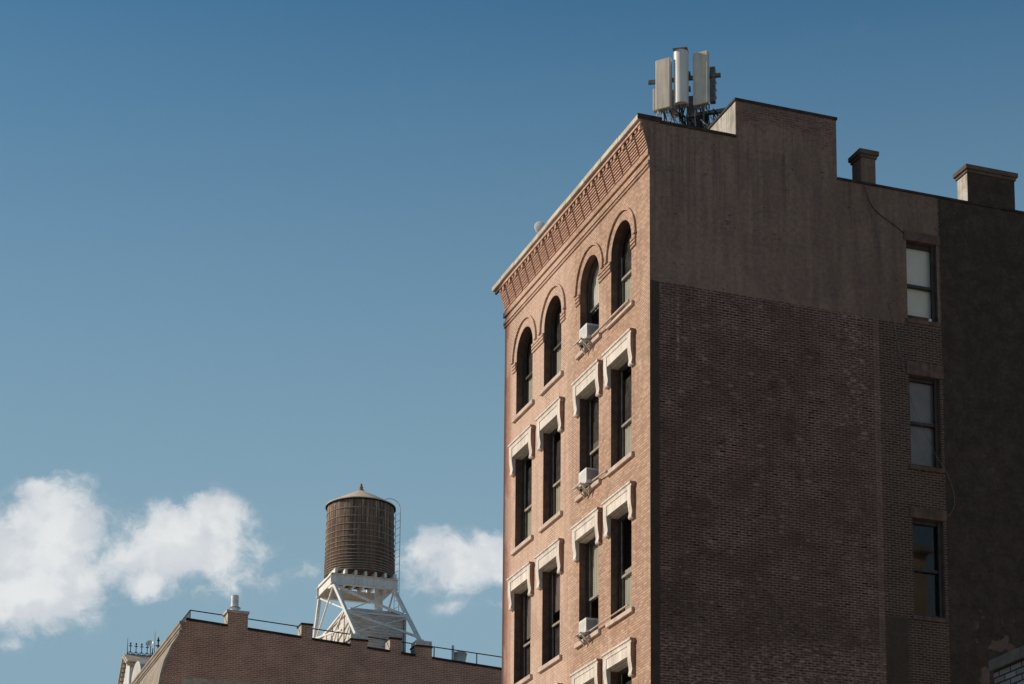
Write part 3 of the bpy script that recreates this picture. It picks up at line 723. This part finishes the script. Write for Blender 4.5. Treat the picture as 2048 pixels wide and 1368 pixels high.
for (a, b_, zb) in ((-0.60, -0.20, 29.26), (-0.15, 0.15, 29.36), (0.34, 0.74, 29.28)):
    for k in range(6):
        s = a + (b_ - a) * (k + .5) / 6
        jumper(s, 0.11, zb + .02, s + rc.uniform(-.12, .2), rc.uniform(-.15, .1), zb - rc.uniform(0.32, .62), rc.uniform(-.02, .10), rc.uniform(.009, .016), M_PALECABLE if k % 3 == 0 else M_BLACKCABLE)
    q = MB()
    for k in range(6): s = a + (b_ - a) * (k + .5) / 6; q.tube([al(s, 0.11, zb), al(s, 0.11, zb - .10)], 0.02, 8)
    q.build('connector', M_STEEL, ant)
for k in range(34):
    s = rc.uniform(-.4, .9)
    jumper(s, rc.uniform(-.2, .15), rc.uniform(28.75, 29.2), s + rc.uniform(-.3, .6), rc.uniform(-.3, .1), rc.uniform(28.25, 28.8), rc.uniform(-.2, .3), rc.uniform(.010, .022), M_BLACKCABLE if k % 6 else M_PALECABLE)
ring = [Vector(al(1.0, -.1, 28.82)) + Vector((AX.x, AX.y, 0)) * (.26 * math.sin(a)) + Vector((0, 0, .27 * math.cos(a))) for a in [R(x) for x in range(-20, 190, 10)]]
MB().tube(ring, 0.012, 6).build('cable', M_BLACKCABLE, ant, smooth=True)
slab(MB(), 0.05, 0.42, -0.3, 0.02, 28.0, 28.55).build('equipment_box', M_STEEL, ant, bevel=0.01)
q = MB(); q.bar(al(-.3, -.1, 28.45), al(.95, -.1, 28.75), .05); q.bar(al(-.5, -.1, 28.3), al(.5, -.1, 28.4), .05); q.build('base_frame', M_STEEL, ant)

# --- small ribbed floodlight drum on the parapet
dr = thing('floodlight', 'small round white drum lamp on the far roof coping', 'floodlight', (-0.20, 7.15, 28.35))
q = MB().lathe((0, 0, 0), [(0.13, -.12), (0.165, -.11), (0.165, -.05), (0.175, -.045), (0.175, -.02), (0.165, -.015), (0.165, .04), (0.175, .045), (0.175, .07), (0.165, .075), (0.165, .12), (0.12, .14)], 24); h = q.build('lamp_head', M_PANELW, dr, smooth=True)
h.rotation_euler = (R(82), 0, R(-35)); h.location = (0, 0, .24); h.scale = (.85, .85, .85)
q = MB(); q.bar((0.02, 0, 0), (0.02, 0, .14), 0.05); q.bar((0.02, -.02, .08), (0.05, -.30, .02), .04); q.build('bracket', M_STEEL, dr)

# --- cables hanging on the side wall
def wall_cable(pts, r_, mat, label):
    q = MB(); P_ = [Vector(p) for p in pts]; sm = []
    for k in range(len(P_) - 1):
        p0, p1, p2, p3 = P_[max(k - 1, 0)], P_[k], P_[k + 1], P_[min(k + 2, len(P_) - 1)]
        for t in [j / 6 for j in range(6)]:
            sm.append(0.5 * ((2 * p1) + (p2 - p0) * t + (2 * p0 - 5 * p1 + 4 * p2 - p3) * t * t + (3 * p1 - p0 - 3 * p2 + p3) * t ** 3))
    sm.append(P_[-1])
    o = q.tube(sm, r_, 6).build('hanging_cable', mat, None, smooth=True); tag(o, label, 'cable')
CABLE = [(5.83, 27.58), (6.03, 26.95), (6.22, 26.35), (6.34, 25.6), (6.45, 24.85), (6.62, 24.05), (6.76, 23.3), (6.92, 22.7), (7.10, 21.95), (7.40, 21.3), (7.78, 20.6), (8.05, 20.2), (8.22, 19.75), (8.23, 19.4), (8.1, 19.16), (8.02, 19.1)]
wall_cable([(x, -0.05, z) for x, z in CABLE], 0.007, M_GREYCABLE, 'thin grey cable snaking down the dark side wall from the small chimney')
wall_cable([(5.86, -0.02, 27.6), (6.05, -0.02, 27.1), (6.3, -0.02, 26.86), (6.75, -0.02, 26.62), (7.0, -0.02, 26.45)], 0.008, M_BLACKCABLE, 'short black cable slanting to the shaded side window')

# ================================================================== GABLE BUILDING WITH MANSARD
YG = 32.6
def gable_mat():
    m, nt, b, tc = material('brown_gable_brick')
    p = nt.sep(tc); x, z = p[0], p[2]
    bc, bf = nt.brick(nt.xyz(nt.add(x, p[1]), z, 0), 0.23, 0.0735, 0.014)
    cell = nt.sep(bc)[0]
    c = nt.mix(cell, (0.38, 0.165, 0.105), (0.50, 0.235, 0.155))
    c = nt.mix(bf, c, (0.66, 0.45, 0.33))
    n = nt.noise(tc, 0.9, 5.0, 0.65)
    k = nt.step(n, 0.3, 0.7, 0.80, 1.16)
    c = nt.mix(1.0, c, nt.xyz(k, k, k), 'MULTIPLY')
    nt.put(b.inputs['Base Color'], c); bump(nt, b, nt.sub(1.0, bf), 0.5, 0.012)
    return m
M_GB = gable_mat()
M_SLATE = simple('stone_mansard', (0.34, 0.285, 0.225), 0.22, 1.1, 0.9, streak=0.2, bumpy=0.2)
M_TRIM = simple('pale_trim', (0.46, 0.40, 0.33), 0.2, 2.0, 0.8)
M_DARKCOPE = simple('dark_flashing', (0.030, 0.026, 0.024), 0.4, 3.0, 0.75)
M_LIGHTCOPE = simple('zinc_cap', (0.58, 0.55, 0.51), 0.25, 4.0, 0.6)
M_BANDST = simple('brown_stone_band', (0.56, 0.41, 0.30), 0.25, 4.0, 0.9)
gb = thing('mansard_building', 'brown brick gable building with curved mansard roof and stepped parapet piers', 'building', (0, YG, 0))
def ctop(x): return 23.66 + (x + 4.5) * (22.93 - 23.66) / (7.67 + 4.5)
CURVE = [(-4.92, 23.10), (-4.965, 22.98), (-5.08, 22.78), (-5.21, 22.57), (-5.338, 22.233), (-5.458, 21.956), (-5.575, 21.44), (-5.63, 21.07), (-5.66, 20.4), (-5.66, 0)]
prof = [(-4.92, 23.52)] + [(-4.76, 23.52), (-4.74, 23.60)] + [(9.5, ctop(9.5) - .07), (9.5, 0)] + CURVE[::-1]
MB().prism(prof, 'y', 0.0, 0.4).build('gable_wall', M_GB, gb)
body = [(9.5, 22.2), (9.5, 0.0)] + [(x + 0.0, z) for x, z in CURVE[::-1]] + [(-4.8, 23.3), (-4.4, 23.0), (-4.2, 22.3)]
q = MB()
prm = [(-4.87, 23.42), (-4.93, 23.25)] + [(x - 0.045, z) for x, z in CURVE[:-1]] + [(-5.72, 19.5)]
for k in range(len(prm) - 1):
    a, b_ = prm[k], prm[k + 1]
    q.poly([(a[0], 0.0, a[1]), (b_[0], 0.0, b_[1]), (b_[0], 26, b_[1]), (a[0], 26, a[1])])
q.poly([(-5.72, 0.05, 19.5), (-5.72, 26, 19.5), (-5.72, 26, 0), (-5.72, 0.05, 0)])
q.poly([(-5.72, 26, 0), (-5.72, 26, 19.5)] + [(x, 26, z) for x, z in prm[::-1]] + [(9.5, 26, 23.1), (9.5, 26, 0)])
q.poly([(9.5, 0.4, 0), (9.5, 0.4, 22.0), (9.5, 26, 22.0), (9.5, 26, 0)])
q.build('mansard_roof', M_SLATE, gb, smooth=True)
MB().box((-4.7, 0.4, 22.0), (9.5, 26, 22.2)).build('roof', M_ROOF, gb)
# verge trim following the curve, and the cornice running back along the street
q = MB()
for k in range(len(CURVE) - 2):
    a, b_ = CURVE[k], CURVE[k + 1]
    q.prism([(a[0] - .075, a[1]), (a[0] + .012, a[1]), (b_[0] + .012, b_[1]), (b_[0] - .075, b_[1])], 'y', -0.03, 0.10)
q.build('verge_trim', M_TRIM, gb)
q = MB()
q.prism([(-4.84, 23.53), (-5.00, 23.53), (-5.01, 23.44), (-4.965, 23.40), (-4.965, 23.31), (-4.90, 23.285), (-4.92, 23.10), (-4.90, 23.10), (-4.86, 23.40)], 'y', -0.06, 26)
q.prism([(-4.93, 23.20), (-4.99, 23.20), (-5.0, 23.13), (-4.93, 23.10)], 'y', -0.05, 26)
q.build('cornice', M_SLATE, gb, bevel=0.006)
# parapet coping between the piers
PIERS = [(-3.18, -2.41, 24.12, True), (-0.345, 0.085, 23.93, False), (1.58, 2.255, 23.52, False), (3.15, 3.60, 23.72, False), (4.17, 4.84, 23.52, False)]
q = MB(); xs = [-4.76] + [v_ for p in PIERS for v_ in p[:2]] + [9.5]
for k in range(0, len(xs), 2):
    a, b_ = xs[k], xs[k + 1]
    q.prism([(a + .003, ctop(a) - .085), (a + .003, ctop(a)), (b_ - .003, ctop(b_)), (b_ - .003, ctop(b_) - .085)], 'y', -0.05, 0.45)
q.build('coping', M_DARKCOPE, gb)
for (a, b_, z, fl) in PIERS:
    big = z < 23.6
    M_FOOT = M_STONE
    p_ = MB().box((a, -0.004, ctop(b_) - .1), (b_, 0.62, z - .07)).build('pier' if not fl else 'chimney', M_GB, gb)
    if fl:
        MB().box((a - .06, -0.07, z - .07), (b_ + .04, 0.70, z + .03)).build('chimney_cap', M_LIGHTCOPE, p_, bevel=0.008)
        MB().poly([(a - .004, 0.0, ctop(a) - .02), (a - .004, 0.0, z - .07), (a - .004, 0.62, z - .07), (a - .004, 0.62, ctop(a) - .02)]).build('pale_render', M_PLASTER, p_)
        f_ = MB().lathe((-2.86, 0.33, 24.15), [(0.165, 0), (0.165, .16), (.22, .165), (.22, .195), (.145, .20), (.145, .66), (.135, .665), (.135, .64)], 24).build('flue_pipe', M_WHITEMETAL, p_, smooth=True)
        MB().lathe((-2.86, 0.33, 24.15), [(0.225, .165), (.225, .19)], 24).build('collar', M_STEEL, f_)
    else:
        MB().box((a - .025, -0.04, z - .07), (b_ + .025, 0.66, z)).build('pier_cap', M_DARKCOPE, p_)
        MB().poly([(a - .004, 0.0, ctop(a)), (a - .004, 0.0, z - .07), (a - .004, 0.62, z - .07), (a - .004, 0.62, ctop(a))]).build('pale_render', M_PLASTER, p_)
        if big:
            MB().box((a + .01, -0.02, z), (b_ - .01, 0.60, z + .185)).build('steel_footing', M_FOOT, p_, bevel=0.006)
MB().box((-4.83, -0.012, 20.6), (9.5, 0.0, 21.42)).build('stone_band', M_BANDST, gb)

# --- rooftop railing
rl = thing('roof_railing', 'thin dark pipe railing above the brown gable parapet', 'railing', (0, YG + .55, 22.2))
q = MB(); P3 = lambda x, y, z: (x, y - .55, z - 22.2)
def rz(x): return 24.14 + (x + 4.5) * (23.53 - 24.14) / (7.62 + 4.5)
q.tube([P3(-4.50, .55, rz(-4.5)), P3(9.4, .55, rz(9.4))], 0.022, 8)
q.build('rail', M_DARKCOPE, rl, smooth=True)
MB().tube([P3(-4.50, .55, rz(-4.5)), P3(-4.50, 12, rz(-4.5))], 0.022, 8).build('rail', M_DARKCOPE, rl, smooth=True)
for x in (-4.50, -2.32, 5.1, 6.85): MB().tube([P3(x, .55, 22.2), P3(x, .55, rz(x))], 0.022, 8).build('post', M_DARKCOPE, rl, smooth=True)
for y in (3.0, 6.0, 9.0): MB().tube([P3(-4.5, y, 22.2), P3(-4.5, y, rz(-4.5))], 0.022, 8).build('post', M_DARKCOPE, rl, smooth=True)
q = MB()
for k in range(18): q.tube([P3(-4.5, .75 + k * .14, 22.2), P3(-4.5, .75 + k * .14, rz(-4.5))], 0.010, 5)
q.build('baluster', M_DARKCOPE, rl)

# --- dormer of the mansard with iron cresting
DY = 10.9
dm = MB()
dm.prism([(DY - .05, 19.5), (DY - .05, 24.62), (DY + .75, 25.0), (DY + 1.5, 24.2), (DY + 1.5, 19.5)], 'x', -4.98, -3.6)
dormer = dm.build('dormer', simple('white_dormer', (0.66, 0.65, 0.62), 0.15, 2.0, 0.8, streak=0.15), gb)
q = MB()
q.prism([(DY - .24, 24.52), (DY + .74, 25.02), (DY + .74, 25.09), (DY - .28, 24.58)], 'x', -5.12, -3.4)
q.prism([(DY + .76, 25.02), (DY + 1.74, 24.0), (DY + 1.78, 24.06), (DY + .76, 25.09)], 'x', -5.12, -3.4)
q.build('dormer_roof', M_BANDST, dormer)
q = MB()
q.prism([(DY - .30, 24.40), (DY + .74, 24.93), (DY + .74, 25.02), (DY - .30, 24.50)], 'x', -5.17, -5.05); q.prism([(DY + .76, 24.93), (DY + 1.8, 23.9), (DY + 1.8, 24.0), (DY + .76, 25.02)], 'x', -5.17, -5.05)
q.box((-5.1, DY - .20, 24.40), (-3.5, DY - .06, 24.50))
q.build('bargeboard', M_TRIM, dormer)
q = MB()
for k in range(7): q.box((-4.9 + k * .2, DY - .16, 24.20), (-4.83 + k * .2, DY - .052, 24.40))
for k in range(6):
    t = k / 6; q.box((-5.10, DY + .75 + t * .9, 24.72 - t * .95), (-4.99, DY + .83 + t * .9, 24.86 - t * .95))
q.build('dormer_bracket', M_TRIM, dormer)
q = MB()
for k in range(3): q.box((-4.72 + k * .34, DY - .075, 23.72), (-4.62 + k * .34, DY - .051, 24.12))
q.build('dormer_opening', M_ROOM, dormer)
def cross_finial(q, x, y, z, h, s=1.0):
    q.tube([(x, y, z), (x, y, z + h)], 0.018 * s, 6); q.bar((x - .07 * s, y, z + h * .62), (x + .07 * s, y, z + h * .62), .03 * s); q.bar((x, y - .07 * s, z + h * .62), (x, y + .07 * s, z + h * .62), .03 * s)
    q.lathe((x, y, z + h * .78), [(0.012, 0), (.045 * s, .05 * s), (.012, .11 * s)], 8)
q = MB(); yy = DY + .75; zb = 25.09
q.tube([(-4.95, yy, zb + .02), (-3.95, yy, zb + .02)], 0.016, 6)
for k in range(5):
    x = -4.84 + k * .235
    if k < 4: cross_finial(q, x, yy, zb + .2, .30, 1.0)
    for s_ in (-1, 1):
        q.tube([(x + s_ * (.117 - .117 * math.sin(a)), yy, zb + .02 + .20 * (1 - math.cos(a)) * 1.0) for a in [R(v_) for v_ in range(0, 91, 15)]], 0.015, 5)
        q.tube([(x + s_ * .117 * math.cos(a), yy, zb + .02 + .12 * math.sin(a)) for a in [R(v_) for v_ in range(0, 91, 18)]], 0.012, 5)
q.tube([(-4.97, yy, zb), (-4.97, yy, zb + .72)], [.02, .008], 6); q.tube([(-4.0, yy - .3, zb - .3), (-3.95, yy - .3, zb + .3)], .02, 6)
q.build('iron_cresting', simple('blackened_iron', (0.03, 0.032, 0.04), 0.3, 9.0, 0.6), dormer)
q = MB(); q.tube([(-3.86, yy - .2, 24.6), (-3.86, yy - .2, 26.15)], [.02, .009], 6)
o = q.build('whip_antenna', M_STEEL, None, (0, YG, 0)); tag(o, 'thin upright whip antenna behind the iron cresting of the dormer', 'antenna')
q = MB(); cross_finial(q, -3.72, yy - .25, 24.9, 1.0, 1.5)
o = q.build('roof_finial', M_DARKCOPE, None, (0, YG, 0)); tag(o, 'tall black cross shaped finial beside the whip antenna', 'finial')
ds = thing('satellite_dish', 'tiny white dish on the dormer ridge beside the cresting', 'dish', (-4.02, YG + yy - .15, 25.0))
q = MB().lathe((0, 0, 0), [(0.02, 0), (.10, .03), (.16, .09), (.17, .12), (.15, .10), (.05, .05)], 18); h = q.build('reflector', M_PANELW, ds, smooth=True, loc=(-.02, 0, .55)); h.rotation_euler = (R(50), R(-40), 0)
MB().tube([(0, 0, 0), (0, 0, .53)], .02, 6).build('mast', M_STEEL, ds)
# second, rounded white dormer roof seen over the cornice
q = MB()
pr = [(DY - 2.6 + 1.1 * (1 - math.cos(a)), 23.5 + .72 * math.sin(a)) for a in [PI * k / 14 for k in range(15)]]
q.prism(pr, 'x', -4.95, -3.8)
q.build('round_dormer', simple('pale_zinc', (0.52, 0.50, 0.45), 0.15, 2.0, 0.7), gb)

# ================================================================== ROOFTOP HOUSE, TOWER AND TANK
def siding():
    m, nt, b, tc = material('white_siding')
    p = nt.sep(tc)
    fr_ = nt.m('FRACT', nt.mul(p[2], 1 / 0.115))
    n = nt.noise(tc, 2.0, 6.0, 0.7)
    c = nt.mix(nt.step(n, 0.35, 0.7), (0.86, 0.81, 0.74), (0.70, 0.64, 0.56))
    hs = nt.noise(nt.xyz(nt.mul(p[0], 1.2), nt.mul(p[1], 1.2), nt.mul(p[2], 9.0)), 1.5, 4.0, 0.7)
    c = nt.mix(nt.mul(nt.step(hs, 0.55, 0.68), nt.step(p[2], 0.3, 1.4)), c, (0.20, 0.165, 0.13))
    c = nt.mix(nt.mul(nt.step(fr_, 0.86, 0.95), 0.8), c, (0.13, 0.115, 0.10))
    nt.put(b.inputs['Base Color'], c); bump(nt, b, fr_, 0.7, 0.03)
    return m
HX0, HX1, HY0, HY1 = 1.93, 4.18, YG + 1.3, YG + 8.0
rh = thing('roof_house', 'white clapboard roof house under the water tank', 'roof house', ((HX0 + HX1) / 2, HY0, 22.2))
lw = HX1 - HX0
MB().box((-lw / 2, 0, 0), (lw / 2, HY1 - HY0, 2.80)).build('wall', siding(), rh)
q = MB(); q.box((-lw / 2 - .05, -0.06, 2.80), (lw / 2 + .06, HY1 - HY0, 2.90)); q.build('roof', M_LIGHTCOPE, rh)
q = MB()
for k in range(7): q.box((-lw / 2 - .03, k * .9, 0), (-lw / 2, k * .9 + .06, 2.78))
q.build('batten', M_TRIM, rh)
MB().tube([(lw / 2 - .12, -0.05, 0), (lw / 2 - .12, -0.05, 2.6)], .02, 6).build('downpipe', M_STEEL, rh)

TC = Vector((2.70, YG + 3.0, 0)); TZ = 26.78
wt = thing('water_tower', 'round wooden rooftop water tank with cone roof on a white steel tower', 'water tower', (TC.x, TC.y, 22.2))
L = lambda x, y, z: (x - TC.x, y - TC.y, z - 22.2)
def wood():
    m, nt, b, tc = material('weathered_staves')
    p = nt.sep(tc)
    th = nt.m('ARCTAN2', p[1], p[0])
    stv = nt.m('FLOOR', nt.mul(th, 52 / (2 * PI)))
    fr_ = nt.m('FRACT', nt.mul(th, 52 / (2 * PI)))
    h = nt.m('FRACT', nt.mul(nt.m('SINE', nt.mul(stv, 12.9898)), 43758.5))
    st = nt.noise(nt.xyz(nt.mul(th, 9.0), 0.0, nt.mul(p[2], 0.45)), 1.6, 5.0, 0.65)
    c = nt.mix(h, (0.105, 0.062, 0.040), (0.225, 0.140, 0.093))
    c = nt.mix(nt.mul(nt.step(st, 0.46, 0.66), nt.step(p[2], 5.4, 7.5, 0.35, 1.0)), c, (0.44, 0.36, 0.285))
    c = nt.mix(nt.mul(nt.step(nt.m('ABSOLUTE', nt.sub(fr_, 0.5)), 0.42, 0.48), 0.7), c, (0.022, 0.016, 0.013))
    c = nt.mix(nt.mul(nt.step(p[2], 6.4, 4.6), 0.45), c, (0.055, 0.036, 0.026))
    nt.put(b.inputs['Base Color'], c); b.inputs['Roughness'].default_value = 0.9
    bump(nt, b, nt.add(nt.mul(nt.step(nt.m('ABSOLUTE', nt.sub(fr_, 0.5)), 0.5, 0.40), 1.0), nt.mul(st, .4)), 0.6, 0.02)
    return m
tr0, tr1, TH = 1.385, 1.335, 2.98
prof = [(tr0 + (tr1 - tr0) * k / 12, TH * k / 12) for k in range(13)]
tank = MB().lathe(L(TC.x, TC.y, TZ), prof, 104).build('tank', wood(), wt, smooth=True)
hz = [0.06, 0.15, 0.24, 0.34, 0.45, 0.57, 0.70, 0.85, 1.02, 1.21, 1.42, 1.66, 1.93, 2.24, 2.58]
q = MB()
for z in hz:
    r_ = tr0 + (tr1 - tr0) * z / TH
    pts = [(math.cos(2 * PI * k / 72) * (r_ + .008), math.sin(2 * PI * k / 72) * (r_ + .008), TZ + z - 22.2) for k in range(73)]
    q.tube(pts, 0.017, 6)
q.build('hoop', simple('rusty_hoop', (0.36, 0.285, 0.225), 0.3, 6.0, 0.7), tank, smooth=True)
rf = MB().lathe(L(TC.x, TC.y, TZ + TH), [(1.37, -0.05), (1.405, -.03), (1.405, 0.015), (0.72, 0.39), (0.12, 0.70), (0.0, .72)], 64).build('tank_roof', simple('tan_roofing', (0.78, 0.60, 0.42), 0.15, 2.0, 0.85, streak=0.1), wt, smooth=True)
MB().lathe(L(TC.x, TC.y, TZ + TH), [(1.408, -0.055), (1.412, -.02), (1.385, -.02)], 64).build('roof_rim', M_DARKCOPE, rf)
MB().lathe(L(TC.x, TC.y, TZ + TH + .68), [(0.13, 0), (0.12, .06), (.07, .12), (.085, .17), (.05, .24), (.055, .28), (.02, .34)], 14).build('finial', simple('copper_finial', (0.36, 0.22, 0.15), 0.3, 6.0), rf, smooth=True)
# platform: two grillage beams and dunnage
FL, FR_, BLc, BR = (1.38, YG + 1.9, 26.20), (3.84, YG + 1.9, 26.20), (1.38, YG + 4.1, 26.20), (3.84, YG + 4.1, 26.20)
M_TW = simple('white_tower_paint', (0.86, 0.83, 0.77), 0.10, 3.0, 0.6, streak=0.10, dirt=(0.58, 0.48, 0.37))
for (a, b_) in (((1.25, FL[1], 26.40), (3.98, FL[1], 26.40)), ((1.25, BLc[1], 26.40), (3.98, BLc[1], 26.40))):
    q = MB(); x0, x1, y, z = a[0], b_[0], a[1], a[2]
    q.box(L(x0, y - .012, z - .19), L(x1, y + .012, z + .17)); q.box(L(x0, y - .09, z + .17), L(x1, y + .09, z + .20)); q.box(L(x0, y - .09, z - .22), L(x1, y + .09, z - .19))
    q.build('girder', M_TW, wt)
for x in (1.33, 3.90):
    q = MB(); q.box(L(x - .012, FL[1] + .1, 26.24), L(x + .012, BLc[1] - .1, 26.55)); q.box(L(x - .07, FL[1] + .1, 26.55), L(x + .07, BLc[1] - .1, 26.575)); q.build('girder', M_TW, wt)
for k in range(7):
    x = 1.42 + k * .40
    MB().box(L(x - .05, FL[1] - .18, 26.605), L(x + .05, BLc[1] + .25, 26.775)).build('joist', M_TW, wt)
# legs
feet = [(1.87, YG + .22, 23.74), (4.42, YG + .22, 23.74), (1.27, YG + 5.4, 22.3), (4.10, YG + 5.4, 22.3)]
tops = [(1.38, FL[1], 26.18), (3.83, FL[1], 26.18), (1.38, BLc[1], 26.18), (3.83, BLc[1], 26.18)]
for a, b_ in zip(feet, tops):
    q = MB(); q.bar(L(*a), L(*b_), 0.13, 0.13); lg = q.build('leg', M_TW, wt, bevel=0.01)
    MB().box(L(a[0] - .12, a[1] - .12, a[2] - .03), L(a[0] + .12, a[1] + .12, a[2] + .04)).build('base_plate', M_TW, lg)
def lerp(a, b_, t): return tuple(a[k] + (b_[k] - a[k]) * t for k in range(3))
def brace(p, q_, w=.06): MB().bar(L(*p), L(*q_), w, w).build('brace', M_TW, wt)
def panel(i, j, mid=.55):
    m_i, m_j = lerp(feet[i], tops[i], mid), lerp(feet[j], tops[j], mid)
    brace(m_i, m_j, .08)
    off = (0, -.05, 0)
    brace(lerp(tops[i], feet[i], .03), m_j, .085); brace(lerp(tops[j], feet[j], .03), m_i, .045)
    brace(lerp(m_i, feet[i], .02), lerp(feet[j], tops[j], .08), .085); brace(lerp(m_j, feet[j], .02), lerp(feet[i], tops[i], .06), .045)
panel(0, 1, .46)
def panel_side(i, j):
    m_i, m_j = lerp(feet[i], tops[i], .5), lerp(feet[j], tops[j], .5)
    brace(m_i, m_j, .07); brace(tops[i], m_j, .055); brace(tops[j], m_i, .055); brace(m_i, lerp(feet[j], tops[j], .1), .055)
panel_side(0, 2); panel_side(1, 3); brace(lerp(feet[2], tops[2], .5), lerp(feet[3], tops[3], .5), .07)
brace((1.30, YG + .3, 23.9), lerp(feet[2], tops[2], .6), .06); 
MB().tube([L(3.52, TC.y, 22.4), L(3.52, TC.y, 26.75)], 0.165, 20).build('riser_pipe', M_TW, wt, smooth=True)
# ladder with hooped top
q = MB(); 
for s_ in (0, .36):
    lx, ly = 4.22 + s_ * .25, TC.y + .2 - s_
    pts = [L(lx, ly, 22.4), L(lx, ly, 29.9)] + [L(lx - .40 * (1 - math.cos(a)), ly + .05, 29.9 + .36 * math.sin(a)) for a in [R(v_) for v_ in range(15, 166, 15)]]
    q.tube(pts, 0.012, 6)
lad = q.build('ladder', simple('weathered_ladder', (0.55, 0.49, 0.43), 0.3, 8.0, 0.7), wt, smooth=True)
q = MB()
for k in range(24): z = 22.8 + k * .3; q.tube([L(4.22, TC.y + .2, z), L(4.31, TC.y - .16, z)], .008, 5)
q.build('rung', M_STEEL, lad)

# --- white roof vent tub and post, right of the tower
vt = thing('roof_vent', 'squat white drum shaped roof vent behind the parapet railing', 'vent', (6.27, YG + .95, 22.2))
MB().lathe((0, 0, 0), [(0.13, 0), (0.13, .95), (.24, 1.0), (.24, 1.06), (.29, 1.34), (.31, 1.36), (.28, 1.42), (.12, 1.47), (.06, 1.50)], 28).build('vent_drum', M_PANELW, vt, smooth=True)
q = MB().tube([(5.93, YG + .75, 22.2), (5.93, YG + .75, 23.84)], 0.05, 10).build('vent_pipe', M_PANELW, None, smooth=True); tag(q, 'thin white standpipe beside the drum shaped roof vent', 'pipe')

# ================================================================== NEAR WALL, LOWER RIGHT
def near_mat():
    m, nt, b, tc = material('grey_washed_brick')
    p = nt.sep(tc)
    bc, bf = nt.brick(nt.xyz(nt.add(p[1], p[0]), p[2], 0), 0.205, 0.0665, 0.010)
    cell = nt.sep(bc)[0]
    c = nt.mix(cell, (0.27, 0.205, 0.175), (0.43, 0.35, 0.305))
    c = nt.mix(nt.step(nt.noise(tc, 6.0, 5.0, 0.6), 0.4, 0.7), c, (0.30, 0.25, 0.23))
    c = nt.mix(bf, c, (0.055, 0.045, 0.042))
    nt.put(b.inputs['Base Color'], c); bump(nt, b, nt.sub(1.0, bf), 0.6, 0.012)
    return m
nw = thing('brick_wall', 'near grey washed brick wall with stone coping in the lower right corner', 'wall', (-7.84, -27.09, 0))
MB().box((0, -9, 0), (0.35, 0, 7.255)).build('wall', near_mat(), nw)
q = MB(); yy = 0.04; 
while yy > -9:
    q.box((-0.04, yy - .60, 7.255), (0.39, yy - .008, 7.375)); yy -= .60
q.build('coping', simple('grey_coping', (0.22, 0.165, 0.13), 0.25, 4.0, 0.9, bumpy=0.3), nw, bevel=0.006)

# ================================================================== BUILDING ACROSS THE STREET (unseen, added to shade the near wall)
ab = thing('shading_building', 'unseen plain brick building added across the street to shade the near wall', 'building', (-34, -14, 0))
q = MB(); wall_sheet(q, lambda a, z: (2.0, a, z), -16, 12, 0, 24, [(-14 + k * 3.4, -12.6 + k * 3.4, 3 + r_ * 3.8, 5.3 + r_ * 3.8) for k in range(8) for r_ in range(5)], [], .2, lambda a, z: (1.8, a, z))
q.box((-8, -16, 0), (1.79, 12, 23.99)); q.build('wall', M_GB, ab, fix=False)
MB().box((-8.2, -16.2, 24), (2.3, 12.2, 24.4)).build('cornice', M_TRIM, ab)  # top of the added shading building

# added unseen buildings: warm bounce onto the side wall, tower mirrored in a window
M_WARM = simple('warm_bounce_brick', (0.62, 0.46, 0.32), 0.12, 0.5, 0.9)  # tan kept bright and warm so these walls act as reflectors
for (x0, x1, y, h, lab) in ((-46, -6, -84, 27, 'unseen tan brick building added behind the photographer for warm bounce, lower of the two'), (-5, 40, -80, 31, 'unseen wide tan building added behind the photographer for warm bounce'), (44.0, 52.6, -76, 45.3, 'slim tan tower added behind the photographer, mirrored in a dark side window')):
    t = thing('bounce_building', lab, 'building', ((x0 + x1) / 2, y, 0))
    w = (x1 - x0) / 2; n = int(w * 2 / 3.2)
    q = MB(); wall_sheet(q, lambda a, z: (a, 0, z), -w, w, 0, h, [(-w + 1 + k * 3.2, -w + 2.3 + k * 3.2, 3 + r_ * 3.7, 5.2 + r_ * 3.7) for k in range(n) for r_ in range(int((h - 6) / 3.7))], [], .2, lambda a, z: (a, -.2, z))
    q.box((-w, -12, 0), (w, -.21, h - .01)); q.build('wall', M_WARM, t, fix=False)
    MB().box((-w - .2, -12.2, h), (w + .2, .4, h + .5)).build('cornice', M_TRIM, t)  # top of the added bounce building
    MB().box((-1, -3, h + .5), (1.2, -1, h + 3)).build('added_roof_hut', M_WARM, t)
